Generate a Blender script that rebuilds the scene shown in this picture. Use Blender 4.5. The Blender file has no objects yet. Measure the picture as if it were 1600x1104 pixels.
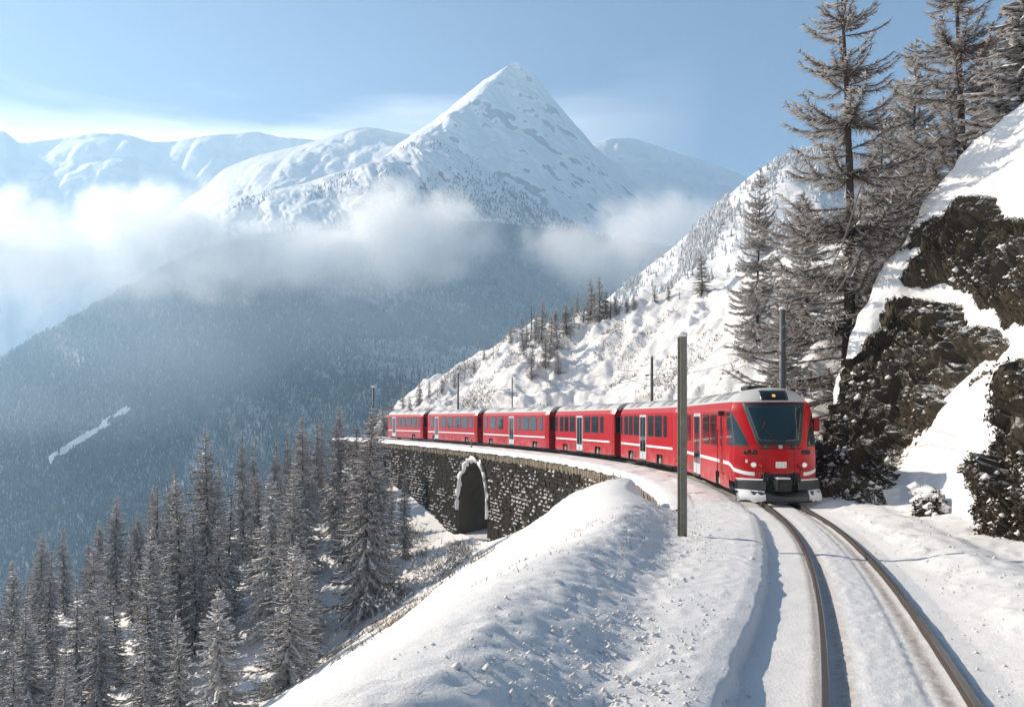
import bpy, math, random
import numpy as np
from mathutils import Vector, Matrix

# ------------------------------------------------------------------ camera, world, sun, exposure
sc = bpy.context.scene
COL = sc.collection
F, CX, HY, CAMZ = 1300.0, 800.0, 654.0, 2.7          # pixels of the 1600-wide photograph, eye height above the rail
cam_d = bpy.data.cameras.new('camera'); cam = bpy.data.objects.new('camera', cam_d); COL.objects.link(cam)
cam_d.sensor_width = 36.0; cam_d.lens = 36.0 * F / 1600.0
cam_d.shift_y = (HY - 552.0) / 1600.0
cam_d.clip_start = 0.1; cam_d.clip_end = 30000.0
cam.location = (0, 0, CAMZ); cam.rotation_euler = (math.radians(90), 0, 0)
sc.camera = cam

SUN_EL = math.radians(29.0)
SUN_AZ = math.atan2(-0.84, 0.54)                       # measured from +Y towards +X
SUN_DIR = Vector((math.sin(SUN_AZ) * math.cos(SUN_EL), math.cos(SUN_AZ) * math.cos(SUN_EL), math.sin(SUN_EL)))
world = bpy.data.worlds.new("World"); sc.world = world; world.use_nodes = True
wn, wl = world.node_tree.nodes, world.node_tree.links
wn.clear()
w_out = wn.new('ShaderNodeOutputWorld'); w_bg = wn.new('ShaderNodeBackground')
sky = wn.new('ShaderNodeTexSky'); sky.sky_type = 'NISHITA'; sky.sun_disc = False
sky.sun_elevation = SUN_EL; sky.sun_rotation = SUN_AZ
sky.altitude = 1800.0; sky.air_density = 1.0; sky.dust_density = 0.5; sky.ozone_density = 2.0
w_bg.inputs['Strength'].default_value = 0.064
# thin stratus veil low over the ranges: part of the sky, all the way round, broken by noise
w_tc = wn.new('ShaderNodeTexCoord'); w_sep = wn.new('ShaderNodeSeparateXYZ')
wl.new(w_tc.outputs['Generated'], w_sep.inputs[0])
w_map = wn.new('ShaderNodeMapping'); w_map.inputs['Scale'].default_value = (2.2, 2.2, 16.0)
wl.new(w_tc.outputs['Generated'], w_map.inputs[0])
w_noise = wn.new('ShaderNodeTexNoise'); w_noise.inputs['Scale'].default_value = 1.6; w_noise.inputs['Detail'].default_value = 5.0
wl.new(w_map.outputs[0], w_noise.inputs['Vector'])
w_add = wn.new('ShaderNodeMath'); w_add.operation = 'MULTIPLY_ADD'
wl.new(w_noise.outputs['Fac'], w_add.inputs[0]); w_add.inputs[1].default_value = 0.10
w_sx = wn.new('ShaderNodeMath'); w_sx.operation = 'MULTIPLY_ADD'
wl.new(w_sep.outputs['X'], w_sx.inputs[0]); w_sx.inputs[1].default_value = -0.107
wl.new(w_sep.outputs['Z'], w_sx.inputs[2])
wl.new(w_sx.outputs[0], w_add.inputs[2])
w_ramp = wn.new('ShaderNodeValToRGB'); cr = w_ramp.color_ramp
cr.elements[0].position = 0.375; cr.elements[0].color = (0.92, 0.92, 0.92, 1)
cr.elements[1].position = 0.425; cr.elements[1].color = (0, 0, 0, 1)
wl.new(w_add.outputs[0], w_ramp.inputs['Fac'])
w_west = wn.new('ShaderNodeMapRange'); wl.new(w_sep.outputs['X'], w_west.inputs['Value'])
w_west.inputs['From Min'].default_value = 0.22; w_west.inputs['From Max'].default_value = -0.20
w_fac = wn.new('ShaderNodeMath'); w_fac.operation = 'MULTIPLY'; wl.new(w_ramp.outputs['Color'], w_fac.inputs[0]); wl.new(w_west.outputs[0], w_fac.inputs[1])
w_mix = wn.new('ShaderNodeMixRGB'); wl.new(w_fac.outputs[0], w_mix.inputs['Fac'])
wl.new(sky.outputs[0], w_mix.inputs['Color1']); w_mix.inputs['Color2'].default_value = (17.5, 17.2, 16.8, 1)
wl.new(w_mix.outputs[0], w_bg.inputs['Color']); wl.new(w_bg.outputs[0], w_out.inputs['Surface'])

sun_d = bpy.data.lights.new('sun', 'SUN'); sun = bpy.data.objects.new('sun', sun_d); COL.objects.link(sun)
sun_d.energy = 5.0; sun_d.angle = math.radians(0.55); sun_d.color = (1.0, 0.885, 0.745)
sun.rotation_euler = (-SUN_DIR).to_track_quat('-Z', 'Y').to_euler()
sun.location = (-40, 30, 60)

sc.view_settings.view_transform = 'Standard'; sc.view_settings.look = 'None'
sc.view_settings.exposure = 0.67; sc.view_settings.gamma = 1.0; sc.view_settings.use_curve_mapping = False
cy = sc.cycles
cy.use_denoising = True
try:
    cy.denoiser = 'OPENIMAGEDENOISE'; cy.denoising_input_passes = 'RGB_ALBEDO_NORMAL'
except Exception:
    pass
cy.max_bounces = 32; cy.diffuse_bounces = 3; cy.glossy_bounces = 3; cy.transmission_bounces = 2
cy.volume_bounces = 32; cy.transparent_max_bounces = 16
cy.volume_step_rate = 1.0; cy.volume_max_steps = 256
cy.sample_clamp_indirect = 6.0

# ------------------------------------------------------------------ helpers: noise, meshes, objects
RNG = np.random.default_rng(11)
random.seed(11)

def _hash(ix, iy, iz, seed):
    h = (ix.astype(np.int64) * 374761393 + iy.astype(np.int64) * 668265263 + iz.astype(np.int64) * 2147483647 + seed * 974711) & 0xffffffff
    h = ((h ^ (h >> 13)) * 1274126177) & 0xffffffff
    h = h ^ (h >> 16)
    return h.astype(np.float64) / 4294967295.0 * 2 - 1

def vnoise(x, y, z=0.0, seed=0):
    x, y, z = np.broadcast_arrays(np.asarray(x, float), np.asarray(y, float), np.asarray(z, float))
    ix, iy, iz = np.floor(x), np.floor(y), np.floor(z)
    fx, fy, fz = x - ix, y - iy, z - iz
    sx, sy, sz = (f * f * f * (f * (f * 6 - 15) + 10) for f in (fx, fy, fz))
    r = 0
    for a in (0, 1):
        wx = sx if a else 1 - sx
        for b in (0, 1):
            wy = sy if b else 1 - sy
            for c in (0, 1):
                wz = sz if c else 1 - sz
                r = r + wx * wy * wz * _hash(ix + a, iy + b, iz + c, seed)
    return r

def fbm(x, y, z=0.0, octv=4, seed=0, gain=0.5, lac=2.03):
    r, a, n = 0, 1.0, 0
    for k in range(octv):
        f = lac ** k
        r = r + a * vnoise(np.asarray(x) * f + 17.3 * k, np.asarray(y) * f - 9.1 * k, np.asarray(z) * f, seed + k)
        n += a; a *= gain
    return r / n

def ridged(x, y, z=0.0, octv=4, seed=0):
    r, a, n = 0, 1.0, 0
    for k in range(octv):
        f = 2.07 ** k
        v = 1 - np.abs(vnoise(np.asarray(x) * f + 5.7 * k, np.asarray(y) * f + 3.1 * k, np.asarray(z) * f, seed + k)) * 2
        r = r + a * v; n += a; a *= 0.5
    return r / n

def cells(x, y, z, seed=0):
    """a random value per irregular cell: gives broken, angular blocks"""
    ix, iy, iz = np.floor(x), np.floor(y), np.floor(z)
    best, val = np.full(x.shape, 1e9), np.zeros(x.shape)
    for a in (-1, 0, 1):
        for b in (-1, 0, 1):
            for c in (-1, 0, 1):
                jx, jy, jz = ix + a, iy + b, iz + c
                d = (jx + .5 + .45 * _hash(jx, jy, jz, seed) - x) ** 2 + (jy + .5 + .45 * _hash(jx, jy, jz, seed + 1) - y) ** 2 + (jz + .5 + .45 * _hash(jx, jy, jz, seed + 2) - z) ** 2
                m = d < best
                best = np.where(m, d, best); val = np.where(m, _hash(jx, jy, jz, seed + 3), val)
    return val

def smooth(a, b, x):
    t = np.clip((np.asarray(x, float) - a) / (b - a), 0, 1)
    return t * t * (3 - 2 * t)

def at(px, py, d):
    return np.array(((px - CX) / F * d, d, CAMZ + (HY - py) / F * d))

def project(P):
    P = np.asarray(P)
    return CX + F * P[..., 0] / P[..., 1], HY - F * (P[..., 2] - CAMZ) / P[..., 1]

def raw_mesh(name, V, faces, mats, mat_idx=None, smooth_shade=True):
    """V (n,3); faces: (m,3) or (m,4) int array, or a list of such arrays."""
    if not isinstance(faces, (list, tuple)):
        faces = [faces]
    faces = [np.asarray(f, dtype=np.int32) for f in faces if len(f)]
    me = bpy.data.meshes.new(name)
    V = np.asarray(V, dtype=np.float32)
    me.vertices.add(len(V)); me.vertices.foreach_set('co', V.ravel())
    nl = sum(f.size for f in faces); npoly = sum(len(f) for f in faces)
    me.loops.add(nl); me.polygons.add(npoly)
    me.loops.foreach_set('vertex_index', np.concatenate([f.ravel() for f in faces]))
    tot = np.concatenate([np.full(len(f), f.shape[1], dtype=np.int32) for f in faces])
    start = np.concatenate([[0], np.cumsum(tot)[:-1]]).astype(np.int32)
    me.polygons.foreach_set('loop_start', start)
    if mat_idx is not None:
        me.polygons.foreach_set('material_index', np.asarray(mat_idx, dtype=np.int32))
    me.polygons.foreach_set('use_smooth', np.full(npoly, smooth_shade, dtype=bool))
    for m in (mats if isinstance(mats, (list, tuple)) else [mats]):
        me.materials.append(m)
    me.update(calc_edges=True); me.validate()
    return me

def link(name, me, parent=None):
    o = bpy.data.objects.new(name, me); COL.objects.link(o)
    if parent is not None:
        o.parent = parent
    return o

def tag(o, label=None, cat=None, group=None, kind=None):
    if label: o['label'] = label
    if cat: o['category'] = cat
    if group: o['group'] = group
    if kind: o['kind'] = kind
    return o

def empty(name, loc=(0, 0, 0), rz=0.0):
    o = bpy.data.objects.new(name, None); COL.objects.link(o)
    o.location = loc; o.rotation_euler = (0, 0, rz); o.empty_display_size = 0.2
    return o

def grid_faces(nr, nc):
    i = np.arange(nr * nc).reshape(nr, nc)
    return np.stack([i[:-1, :-1], i[:-1, 1:], i[1:, 1:], i[1:, :-1]], -1).reshape(-1, 4)

class MB:
    """collects simple shapes into one mesh"""
    def __init__(self):
        self.v, self.f, self.m = [], [], []
    def quad(self, a, b, c, d, m=0):
        n = len(self.v); self.v += [tuple(a), tuple(b), tuple(c), tuple(d)]; self.f.append((n, n + 1, n + 2, n + 3)); self.m.append(m)
    def poly(self, pts, m=0):
        n = len(self.v); self.v += [tuple(p) for p in pts]; self.f.append(tuple(range(n, n + len(pts)))); self.m.append(m)
    def hexa(self, p, m=0):
        """8 points: bottom ring 0-3, top ring 4-7 (counter-clockwise from above)"""
        n = len(self.v); self.v += [tuple(q) for q in p]
        for f in ((3, 2, 1, 0), (4, 5, 6, 7), (0, 1, 5, 4), (1, 2, 6, 5), (2, 3, 7, 6), (3, 0, 4, 7)):
            self.f.append(tuple(n + k for k in f)); self.m.append(m)
    def box(self, x0, x1, y0, y1, z0, z1, m=0):
        self.hexa([(x0, y0, z0), (x1, y0, z0), (x1, y1, z0), (x0, y1, z0), (x0, y0, z1), (x1, y0, z1), (x1, y1, z1), (x0, y1, z1)], m)
    def bbox(self, x0, x1, y0, y1, z0, z1, b=0.02, m=0):
        """box with chamfered vertical and top edges"""
        rings = []
        for z, i in ((z0, b), (z0 + b, 0), (z1 - b, 0), (z1, b)):
            c = b
            rings.append([(x0 + i + c, y0 + i, z), (x1 - i - c, y0 + i, z), (x1 - i, y0 + i + c, z), (x1 - i, y1 - i - c, z), (x1 - i - c, y1 - i, z), (x0 + i + c, y1 - i, z), (x0 + i, y1 - i - c, z), (x0 + i, y0 + i + c, z)])
        self.rings(rings, m, True)
    def rings(self, rings, m=0, cap=False):
        n = len(self.v); k = len(rings[0])
        for r in rings: self.v += [tuple(p) for p in r]
        for a in range(len(rings) - 1):
            for i in range(k):
                j = (i + 1) % k
                self.f.append((n + a * k + i, n + a * k + j, n + (a + 1) * k + j, n + (a + 1) * k + i)); self.m.append(m)
        if cap:
            self.f.append(tuple(n + i for i in range(k))[::-1]); self.m.append(m)
            self.f.append(tuple(n + (len(rings) - 1) * k + i for i in range(k))); self.m.append(m)
    def tube(self, pts, r, sides=8, m=0, cap=True):
        pts = [Vector(p) for p in pts]
        rr = r if isinstance(r, (list, tuple)) else [r] * len(pts)
        rings = []
        for i, p in enumerate(pts):
            t = (pts[min(i + 1, len(pts) - 1)] - pts[max(i - 1, 0)]).normalized()
            a = t.cross(Vector((0, 0, 1)))
            if a.length < 1e-3: a = t.cross(Vector((1, 0, 0)))
            a.normalize(); b = a.cross(t)
            rings.append([p + (a * math.cos(2 * math.pi * k / sides) + b * math.sin(2 * math.pi * k / sides)) * rr[i] for k in range(sides)])
        self.rings(rings, m, cap)
    def build(self, name, mats, parent=None, smooth_shade=False):
        me = bpy.data.meshes.new(name)
        me.from_pydata(self.v, [], self.f)
        for mm in (mats if isinstance(mats, (list, tuple)) else [mats]): me.materials.append(mm)
        me.polygons.foreach_set('material_index', self.m)
        me.polygons.foreach_set('use_smooth', [smooth_shade] * len(self.f))
        me.update()
        return link(name, me, parent)

# ------------------------------------------------------------------ materials
def nodes_of(name):
    m = bpy.data.materials.new(name); m.use_nodes = True
    nt = m.node_tree
    return m, nt.nodes, nt.links, nt.nodes['Principled BSDF']

def simple(name, col, rough=0.5, metal=0.0, spec=0.5, coat=0.0, var=0.0, vscale=3.0, bump=0.0, bscale=30.0, emit=0.0, obj_random=0.0):
    m, n, l, b = nodes_of(name)
    b.inputs['Base Color'].default_value = (*col, 1); b.inputs['Roughness'].default_value = rough
    b.inputs['Metallic'].default_value = metal; b.inputs['Specular IOR Level'].default_value = spec
    b.inputs['Coat Weight'].default_value = coat; b.inputs['Coat Roughness'].default_value = 0.06
    tc = n.new('ShaderNodeTexCoord')
    src = None
    if var > 0:
        nz = n.new('ShaderNodeTexNoise'); nz.inputs['Scale'].default_value = vscale; nz.inputs['Detail'].default_value = 6
        l.new(tc.outputs['Object'], nz.inputs['Vector'])
        mx = n.new('ShaderNodeMixRGB'); l.new(nz.outputs['Fac'], mx.inputs['Fac'])
        mx.inputs['Color1'].default_value = (*[c * (1 - var) for c in col], 1); mx.inputs['Color2'].default_value = (*[min(1, c * (1 + var)) for c in col], 1)
        src = mx.outputs[0]
    if obj_random > 0:
        oi = n.new('ShaderNodeObjectInfo'); mr = n.new('ShaderNodeMapRange')
        l.new(oi.outputs['Random'], mr.inputs['Value']); mr.inputs['To Min'].default_value = 1 - obj_random; mr.inputs['To Max'].default_value = 1 + obj_random
        hs = n.new('ShaderNodeHueSaturation'); l.new(mr.outputs[0], hs.inputs['Value'])
        if src is not None: l.new(src, hs.inputs['Color'])
        else: hs.inputs['Color'].default_value = (*col, 1)
        src = hs.outputs[0]
    if src is not None: l.new(src, b.inputs['Base Color'])
    if bump > 0:
        nb = n.new('ShaderNodeTexNoise'); nb.inputs['Scale'].default_value = bscale; nb.inputs['Detail'].default_value = 8
        l.new(tc.outputs['Object'], nb.inputs['Vector'])
        bp = n.new('ShaderNodeBump'); bp.inputs['Strength'].default_value = bump; bp.inputs['Distance'].default_value = 0.02
        l.new(nb.outputs['Fac'], bp.inputs['Height']); l.new(bp.outputs[0], b.inputs['Normal'])
    if emit > 0:
        b.inputs['Emission Color'].default_value = (*col, 1); b.inputs['Emission Strength'].default_value = emit
    return m

def snow_mat(name, grain=0.35, gscale=28.0, lump=0.3, lscale=2.5, dist=0.02, dirt=False, col=(0.775, 0.755, 0.735)):
    m, n, l, b = nodes_of(name)
    tc = n.new('ShaderNodeTexCoord')
    b.inputs['Roughness'].default_value = 0.6; b.inputs['Specular IOR Level'].default_value = 0.25
    b.inputs['Base Color'].default_value = (*col, 1)
    n1 = n.new('ShaderNodeTexNoise'); n1.inputs['Scale'].default_value = gscale; n1.inputs['Detail'].default_value = 8; n1.inputs['Roughness'].default_value = 0.65
    n2 = n.new('ShaderNodeTexNoise'); n2.inputs['Scale'].default_value = lscale; n2.inputs['Detail'].default_value = 5
    l.new(tc.outputs['Object'], n1.inputs['Vector']); l.new(tc.outputs['Object'], n2.inputs['Vector'])
    b1 = n.new('ShaderNodeBump'); b1.inputs['Strength'].default_value = lump; b1.inputs['Distance'].default_value = dist * 6
    b2 = n.new('ShaderNodeBump'); b2.inputs['Strength'].default_value = grain; b2.inputs['Distance'].default_value = dist
    l.new(n2.outputs['Fac'], b1.inputs['Height']); l.new(n1.outputs['Fac'], b2.inputs['Height'])
    l.new(b1.outputs[0], b2.inputs['Normal']); l.new(b2.outputs[0], b.inputs['Normal'])
    if dirt:
        a = n.new('ShaderNodeAttribute'); a.attribute_name = 'dirt'
        nz = n.new('ShaderNodeTexNoise'); nz.inputs['Scale'].default_value = 9; nz.inputs['Detail'].default_value = 8; nz.inputs['Roughness'].default_value = 0.7
        l.new(tc.outputs['Object'], nz.inputs['Vector'])
        mu = n.new('ShaderNodeMath'); mu.operation = 'MULTIPLY'; l.new(a.outputs['Fac'], mu.inputs[0]); l.new(nz.outputs['Fac'], mu.inputs[1])
        cl = n.new('ShaderNodeMapRange'); l.new(mu.outputs[0], cl.inputs['Value']); cl.inputs['From Min'].default_value = 0.12; cl.inputs['From Max'].default_value = 0.62
        mx = n.new('ShaderNodeMixRGB'); l.new(cl.outputs[0], mx.inputs['Fac'])
        mx.inputs['Color1'].default_value = (*col, 1); mx.inputs['Color2'].default_value = (0.34, 0.265, 0.20, 1)
        l.new(mx.outputs[0], b.inputs['Base Color'])
    return m

def snow_on_rock(name, rock, thr=0.45, soft=0.18, nscale=1.2, nw=0.5, snow=(0.775, 0.755, 0.735), rock2=None, bump_d=0.05, bscale=6.0, cover_scale=None):
    """rock that carries snow wherever the surface is flat enough (by the true normal), broken by noise"""
    m, n, l, b = nodes_of(name)
    tc = n.new('ShaderNodeTexCoord'); ge = n.new('ShaderNodeNewGeometry')
    sp = n.new('ShaderNodeSeparateXYZ'); l.new(ge.outputs['Normal'], sp.inputs[0])
    nz = n.new('ShaderNodeTexNoise'); nz.inputs['Scale'].default_value = nscale; nz.inputs['Detail'].default_value = 9; nz.inputs['Roughness'].default_value = 0.68
    l.new(tc.outputs['Object'], nz.inputs['Vector'])
    ma = n.new('ShaderNodeMath'); ma.operation = 'MULTIPLY_ADD'
    l.new(nz.outputs['Fac'], ma.inputs[0]); ma.inputs[1].default_value = nw; l.new(sp.outputs['Z'], ma.inputs[2])
    mr = n.new('ShaderNodeMapRange'); l.new(ma.outputs[0], mr.inputs['Value'])
    mr.inputs['From Min'].default_value = thr + nw * 0.5 - soft; mr.inputs['From Max'].default_value = thr + nw * 0.5 + soft
    n2 = n.new('ShaderNodeTexNoise'); n2.inputs['Scale'].default_value = bscale; n2.inputs['Detail'].default_value = 9; n2.inputs['Roughness'].default_value = 0.7
    l.new(tc.outputs['Object'], n2.inputs['Vector'])
    rm = n.new('ShaderNodeMixRGB'); l.new(n2.outputs['Fac'], rm.inputs['Fac'])
    rm.inputs['Color1'].default_value = (*[c * 0.35 for c in rock], 1); rm.inputs['Color2'].default_value = (*(rock2 or [c * 1.8 for c in rock]), 1)
    mx = n.new('ShaderNodeMixRGB'); l.new(mr.outputs[0], mx.inputs['Fac'])
    l.new(rm.outputs[0], mx.inputs['Color1']); mx.inputs['Color2'].default_value = (*snow, 1)
    l.new(mx.outputs[0], b.inputs['Base Color'])
    bp = n.new('ShaderNodeBump'); bp.inputs['Strength'].default_value = 0.8; bp.inputs['Distance'].default_value = bump_d
    l.new(n2.outputs['Fac'], bp.inputs['Height']); l.new(bp.outputs[0], b.inputs['Normal'])
    b.inputs['Roughness'].default_value = 0.75; b.inputs['Specular IOR Level'].default_value = 0.2
    return m

M = {}
M['snow_near'] = snow_mat('near_snow', 0.75, 38.0, 0.16, 5.0, 0.018, dirt=True)
M['snow'] = snow_mat('field_snow', 0.4, 6.0, 0.5, 1.0, 0.05)
M['snow_bough'] = simple('bough_snow', (0.775, 0.755, 0.735), 0.6, spec=0.2)
M['hill'] = snow_on_rock('hill_snow', (0.17, 0.14, 0.12), thr=0.32, soft=0.12, nscale=0.5, nw=0.55, bump_d=0.2, bscale=1.3)
M['peak'] = snow_on_rock('peak_snow', (0.20, 0.20, 0.21), thr=0.21, soft=0.09, nscale=0.07, nw=0.55, bump_d=6.0, bscale=0.03)
M['range'] = snow_on_rock('range_snow', (0.32, 0.32, 0.33), thr=0.05, soft=0.14, nscale=0.010, nw=0.6, bump_d=8.0, bscale=0.02)
M['shoulder'] = snow_on_rock('shoulder_snow', (0.15, 0.15, 0.15), thr=0.42, soft=0.12, nscale=0.02, nw=0.8, bump_d=4.0, bscale=0.05)
M['forest_floor'] = snow_on_rock('wooded_slope_snow', (0.085, 0.10, 0.11), thr=0.95, soft=0.25, nscale=0.03, nw=0.9, bump_d=2.0, bscale=0.1)
M['rock'] = snow_on_rock('cliff_rock', (0.034, 0.027, 0.019), thr=0.80, soft=0.10, nscale=2.6, nw=0.75, rock2=(0.12, 0.095, 0.06), bump_d=0.06, bscale=7.0)
M['needle_dark'] = simple('distant_conifer', (0.060, 0.085, 0.10), 0.9, spec=0.1, var=0.6, vscale=0.05)
M['bark'] = simple('larch_bark', (0.055, 0.042, 0.034), 0.9, spec=0.15, var=0.5, vscale=5, bump=0.8, bscale=12)
M['twig'] = simple('larch_twig', (0.125, 0.084, 0.058), 0.85, spec=0.15, obj_random=0.25)
M['twig_dark'] = simple('spruce_twig', (0.10, 0.085, 0.068), 0.85, spec=0.15, obj_random=0.25)
M['rime'] = simple('rime_twig', (0.20, 0.165, 0.138), 0.85, spec=0.1, obj_random=0.2)
M['frost'] = simple('frosted_twig', (0.36, 0.36, 0.36), 0.8, spec=0.1, obj_random=0.15)
M['straw'] = simple('dry_straw', (0.22, 0.165, 0.105), 0.85, spec=0.15, var=0.4, vscale=2)
M['heather'] = simple('dry_heather', (0.055, 0.042, 0.027), 0.85, spec=0.15, var=0.7, vscale=3)
M['red'] = simple('red_paint', (0.42, 0.002, 0.005), 0.32, spec=0.15, coat=0.12, var=0.06, vscale=1.2)
def grime_sheen_red(m):
    n, l = m.node_tree.nodes, m.node_tree.links; b = n['Principled BSDF']
    src = b.inputs['Base Color'].links[0].from_socket
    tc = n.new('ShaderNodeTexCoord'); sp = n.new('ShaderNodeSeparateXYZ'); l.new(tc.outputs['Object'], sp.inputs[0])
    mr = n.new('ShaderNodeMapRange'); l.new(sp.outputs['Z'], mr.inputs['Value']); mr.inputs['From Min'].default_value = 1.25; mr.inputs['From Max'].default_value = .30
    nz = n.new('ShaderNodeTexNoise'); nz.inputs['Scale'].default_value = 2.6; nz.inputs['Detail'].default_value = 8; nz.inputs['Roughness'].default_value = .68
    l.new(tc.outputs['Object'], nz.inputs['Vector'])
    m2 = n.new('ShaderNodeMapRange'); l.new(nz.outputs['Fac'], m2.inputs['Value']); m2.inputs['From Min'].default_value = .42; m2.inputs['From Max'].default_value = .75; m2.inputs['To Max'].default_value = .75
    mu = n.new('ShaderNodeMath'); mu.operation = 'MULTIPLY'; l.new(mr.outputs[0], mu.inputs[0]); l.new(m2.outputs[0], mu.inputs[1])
    mx = n.new('ShaderNodeMixRGB'); l.new(mu.outputs[0], mx.inputs['Fac']); l.new(src, mx.inputs['Color1']); mx.inputs['Color2'].default_value = (.55, .36, .34, 1)  # paler pinkish skirt: snow dust together with the snow's reflection painted in
    # faint streaks of road dirt running down the panels
    mp = n.new('ShaderNodeMapping'); mp.inputs['Scale'].default_value = (3, 5, .25); l.new(tc.outputs['Object'], mp.inputs[0])
    n3 = n.new('ShaderNodeTexNoise'); n3.inputs['Scale'].default_value = 2.0; n3.inputs['Detail'].default_value = 5; l.new(mp.outputs[0], n3.inputs['Vector'])
    m3 = n.new('ShaderNodeMapRange'); l.new(n3.outputs['Fac'], m3.inputs['Value']); m3.inputs['From Min'].default_value = .5; m3.inputs['From Max'].default_value = .8; m3.inputs['To Max'].default_value = .45
    mx2 = n.new('ShaderNodeMixRGB'); l.new(m3.outputs[0], mx2.inputs['Fac']); l.new(mx.outputs[0], mx2.inputs['Color1']); mx2.inputs['Color2'].default_value = (.17, .02, .02, 1)
    l.new(mx2.outputs[0], b.inputs['Base Color'])
grime_sheen_red(M['red'])
M['red_dull'] = simple('dark_red_paint', (0.26, 0.006, 0.010), 0.5, spec=0.2, coat=0.0)  # darker red: shade put into the end walls' colour; also seams and fittings
M['roof'] = simple('roof_paint', (0.50, 0.495, 0.475), 0.45, var=0.08, vscale=1.5)
M['roof_dark'] = simple('roof_panel_grey', (0.235, 0.225, 0.23), 0.55, var=0.15, vscale=2)
M['stripe'] = simple('white_stripe', (0.80, 0.80, 0.80), 0.35)
M['silver'] = simple('door_silver', (0.62, 0.63, 0.63), 0.35, metal=0.3)
M['glass'] = simple('window_glass', (0.012, 0.014, 0.015), 0.05, spec=0.5)
M['screen'] = simple('windscreen_glass', (0.016, 0.034, 0.040), 0.05, spec=0.6)
M['rubber'] = simple('black_rubber', (0.012, 0.012, 0.013), 0.55)
M['under'] = simple('underframe', (0.018, 0.017, 0.017), 0.75, var=0.4, vscale=4)
M['grey_dark'] = simple('plough_grey', (0.036, 0.040, 0.040), 0.45, var=0.35, vscale=4)
M['axle'] = simple('axle_box', (0.38, 0.37, 0.35), 0.6, var=0.4, vscale=8)
M['lamp'] = simple('lamp_white', (0.80, 0.74, 0.62), 0.12, emit=0.28)
M['lamp_red'] = simple('lamp_red', (0.7, 0.02, 0.015), 0.2, emit=0.2)
M['lamp_amber'] = simple('lamp_amber', (1.0, 0.55, 0.10), 0.3, emit=0.9)
M['plate'] = simple('plate_white', (0.80, 0.79, 0.74), 0.5)
M['plate_ink'] = simple('plate_print', (0.45, 0.44, 0.42), 0.6)
M['rail_side'] = simple('rail_rust', (0.036, 0.024, 0.017), 0.8, var=0.4, vscale=15)
M['rail_top'] = simple('rail_steel', (0.20, 0.185, 0.17), 0.28, metal=0.8)
M['pole_grey'] = simple('pole_steel', (0.085, 0.095, 0.092), 0.6, var=0.25, vscale=3)
M['pole_old'] = simple('weathered_post', (0.19, 0.18, 0.145), 0.75, var=0.45, vscale=6, bump=0.4, bscale=25)
M['wire'] = simple('wire', (0.10, 0.10, 0.10), 0.5)
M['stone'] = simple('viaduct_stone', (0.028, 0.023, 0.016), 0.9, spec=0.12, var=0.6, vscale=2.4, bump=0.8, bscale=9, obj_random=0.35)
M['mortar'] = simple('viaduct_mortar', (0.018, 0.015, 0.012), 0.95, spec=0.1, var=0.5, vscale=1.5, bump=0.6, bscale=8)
M['corbel'] = simple('corbel_stone', (0.16, 0.118, 0.072), 0.8, var=0.4, vscale=4, obj_random=0.3)
M['vault'] = simple('vault_stone', (0.060, 0.045, 0.028), 0.85, var=0.7, vscale=0.9, bump=0.6, bscale=6)
M['ice'] = simple('icicle_ice', (0.55, 0.52, 0.45), 0.15, spec=0.6)

# ------------------------------------------------------------------ the track alignment
POLY = [-30.25228470749988, 42.247351869058974, 54.62211679936832, -103.87911769520676, -11.7923817682366, 39.70881924213766, 0.5168258513431451]
_Y = np.linspace(-12, 126, 2761)
_X = np.polyval(POLY, _Y / 100.0)
_S = np.concatenate([[0], np.cumsum(np.hypot(np.diff(_X), np.diff(_Y)))]); _S -= np.interp(0.0, _Y, _S)
_TH = np.arctan2(np.gradient(_X), np.gradient(_Y))
def s_of_y(y): return float(np.interp(y, _Y, _S))
def ztrack(s):
    return np.interp(s, [-12, 0, 6.5, 9, 11, 14, 17, 21, 25, 28, 31, 300], [1.3, .90, .575, .46, .385, .29, .20, .10, .025, .005, 0, 0])
def track(s, u):
    s = np.asarray(s, float)
    x, y, th = np.interp(s, _S, _X), np.interp(s, _S, _Y), np.interp(s, _S, _TH)
    return x + u * np.cos(th), y - u * np.sin(th)
def tpoint(s, u, z):
    x, y = track(s, u); return Vector((float(x), float(y), float(z)))
def heading(s): return float(np.interp(s, _S, _TH))

S_WALL0, S_WALL1, U_WALL = s_of_y(23.4), s_of_y(124.0), -3.40
S_ARCH, R_ARCH, Z_SPRING = s_of_y(80.6), 4.3, -5.55
# height of the natural ground along the foot of the wall
_zl_y = [24, 27, 30, 33, 45, 57, 66, 73, 78, 87, 92, 100, 110, 118, 130]
_zl_z = [.75, .62, .05, -.95, -2.2, -3.6, -5.5, -7.4, -8.6, -8.7, -7.6, -6.2, -5.0, -4.3, -3.2]
def zfoot(s): return np.interp(s, [s_of_y(y) for y in _zl_y], _zl_z)

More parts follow.
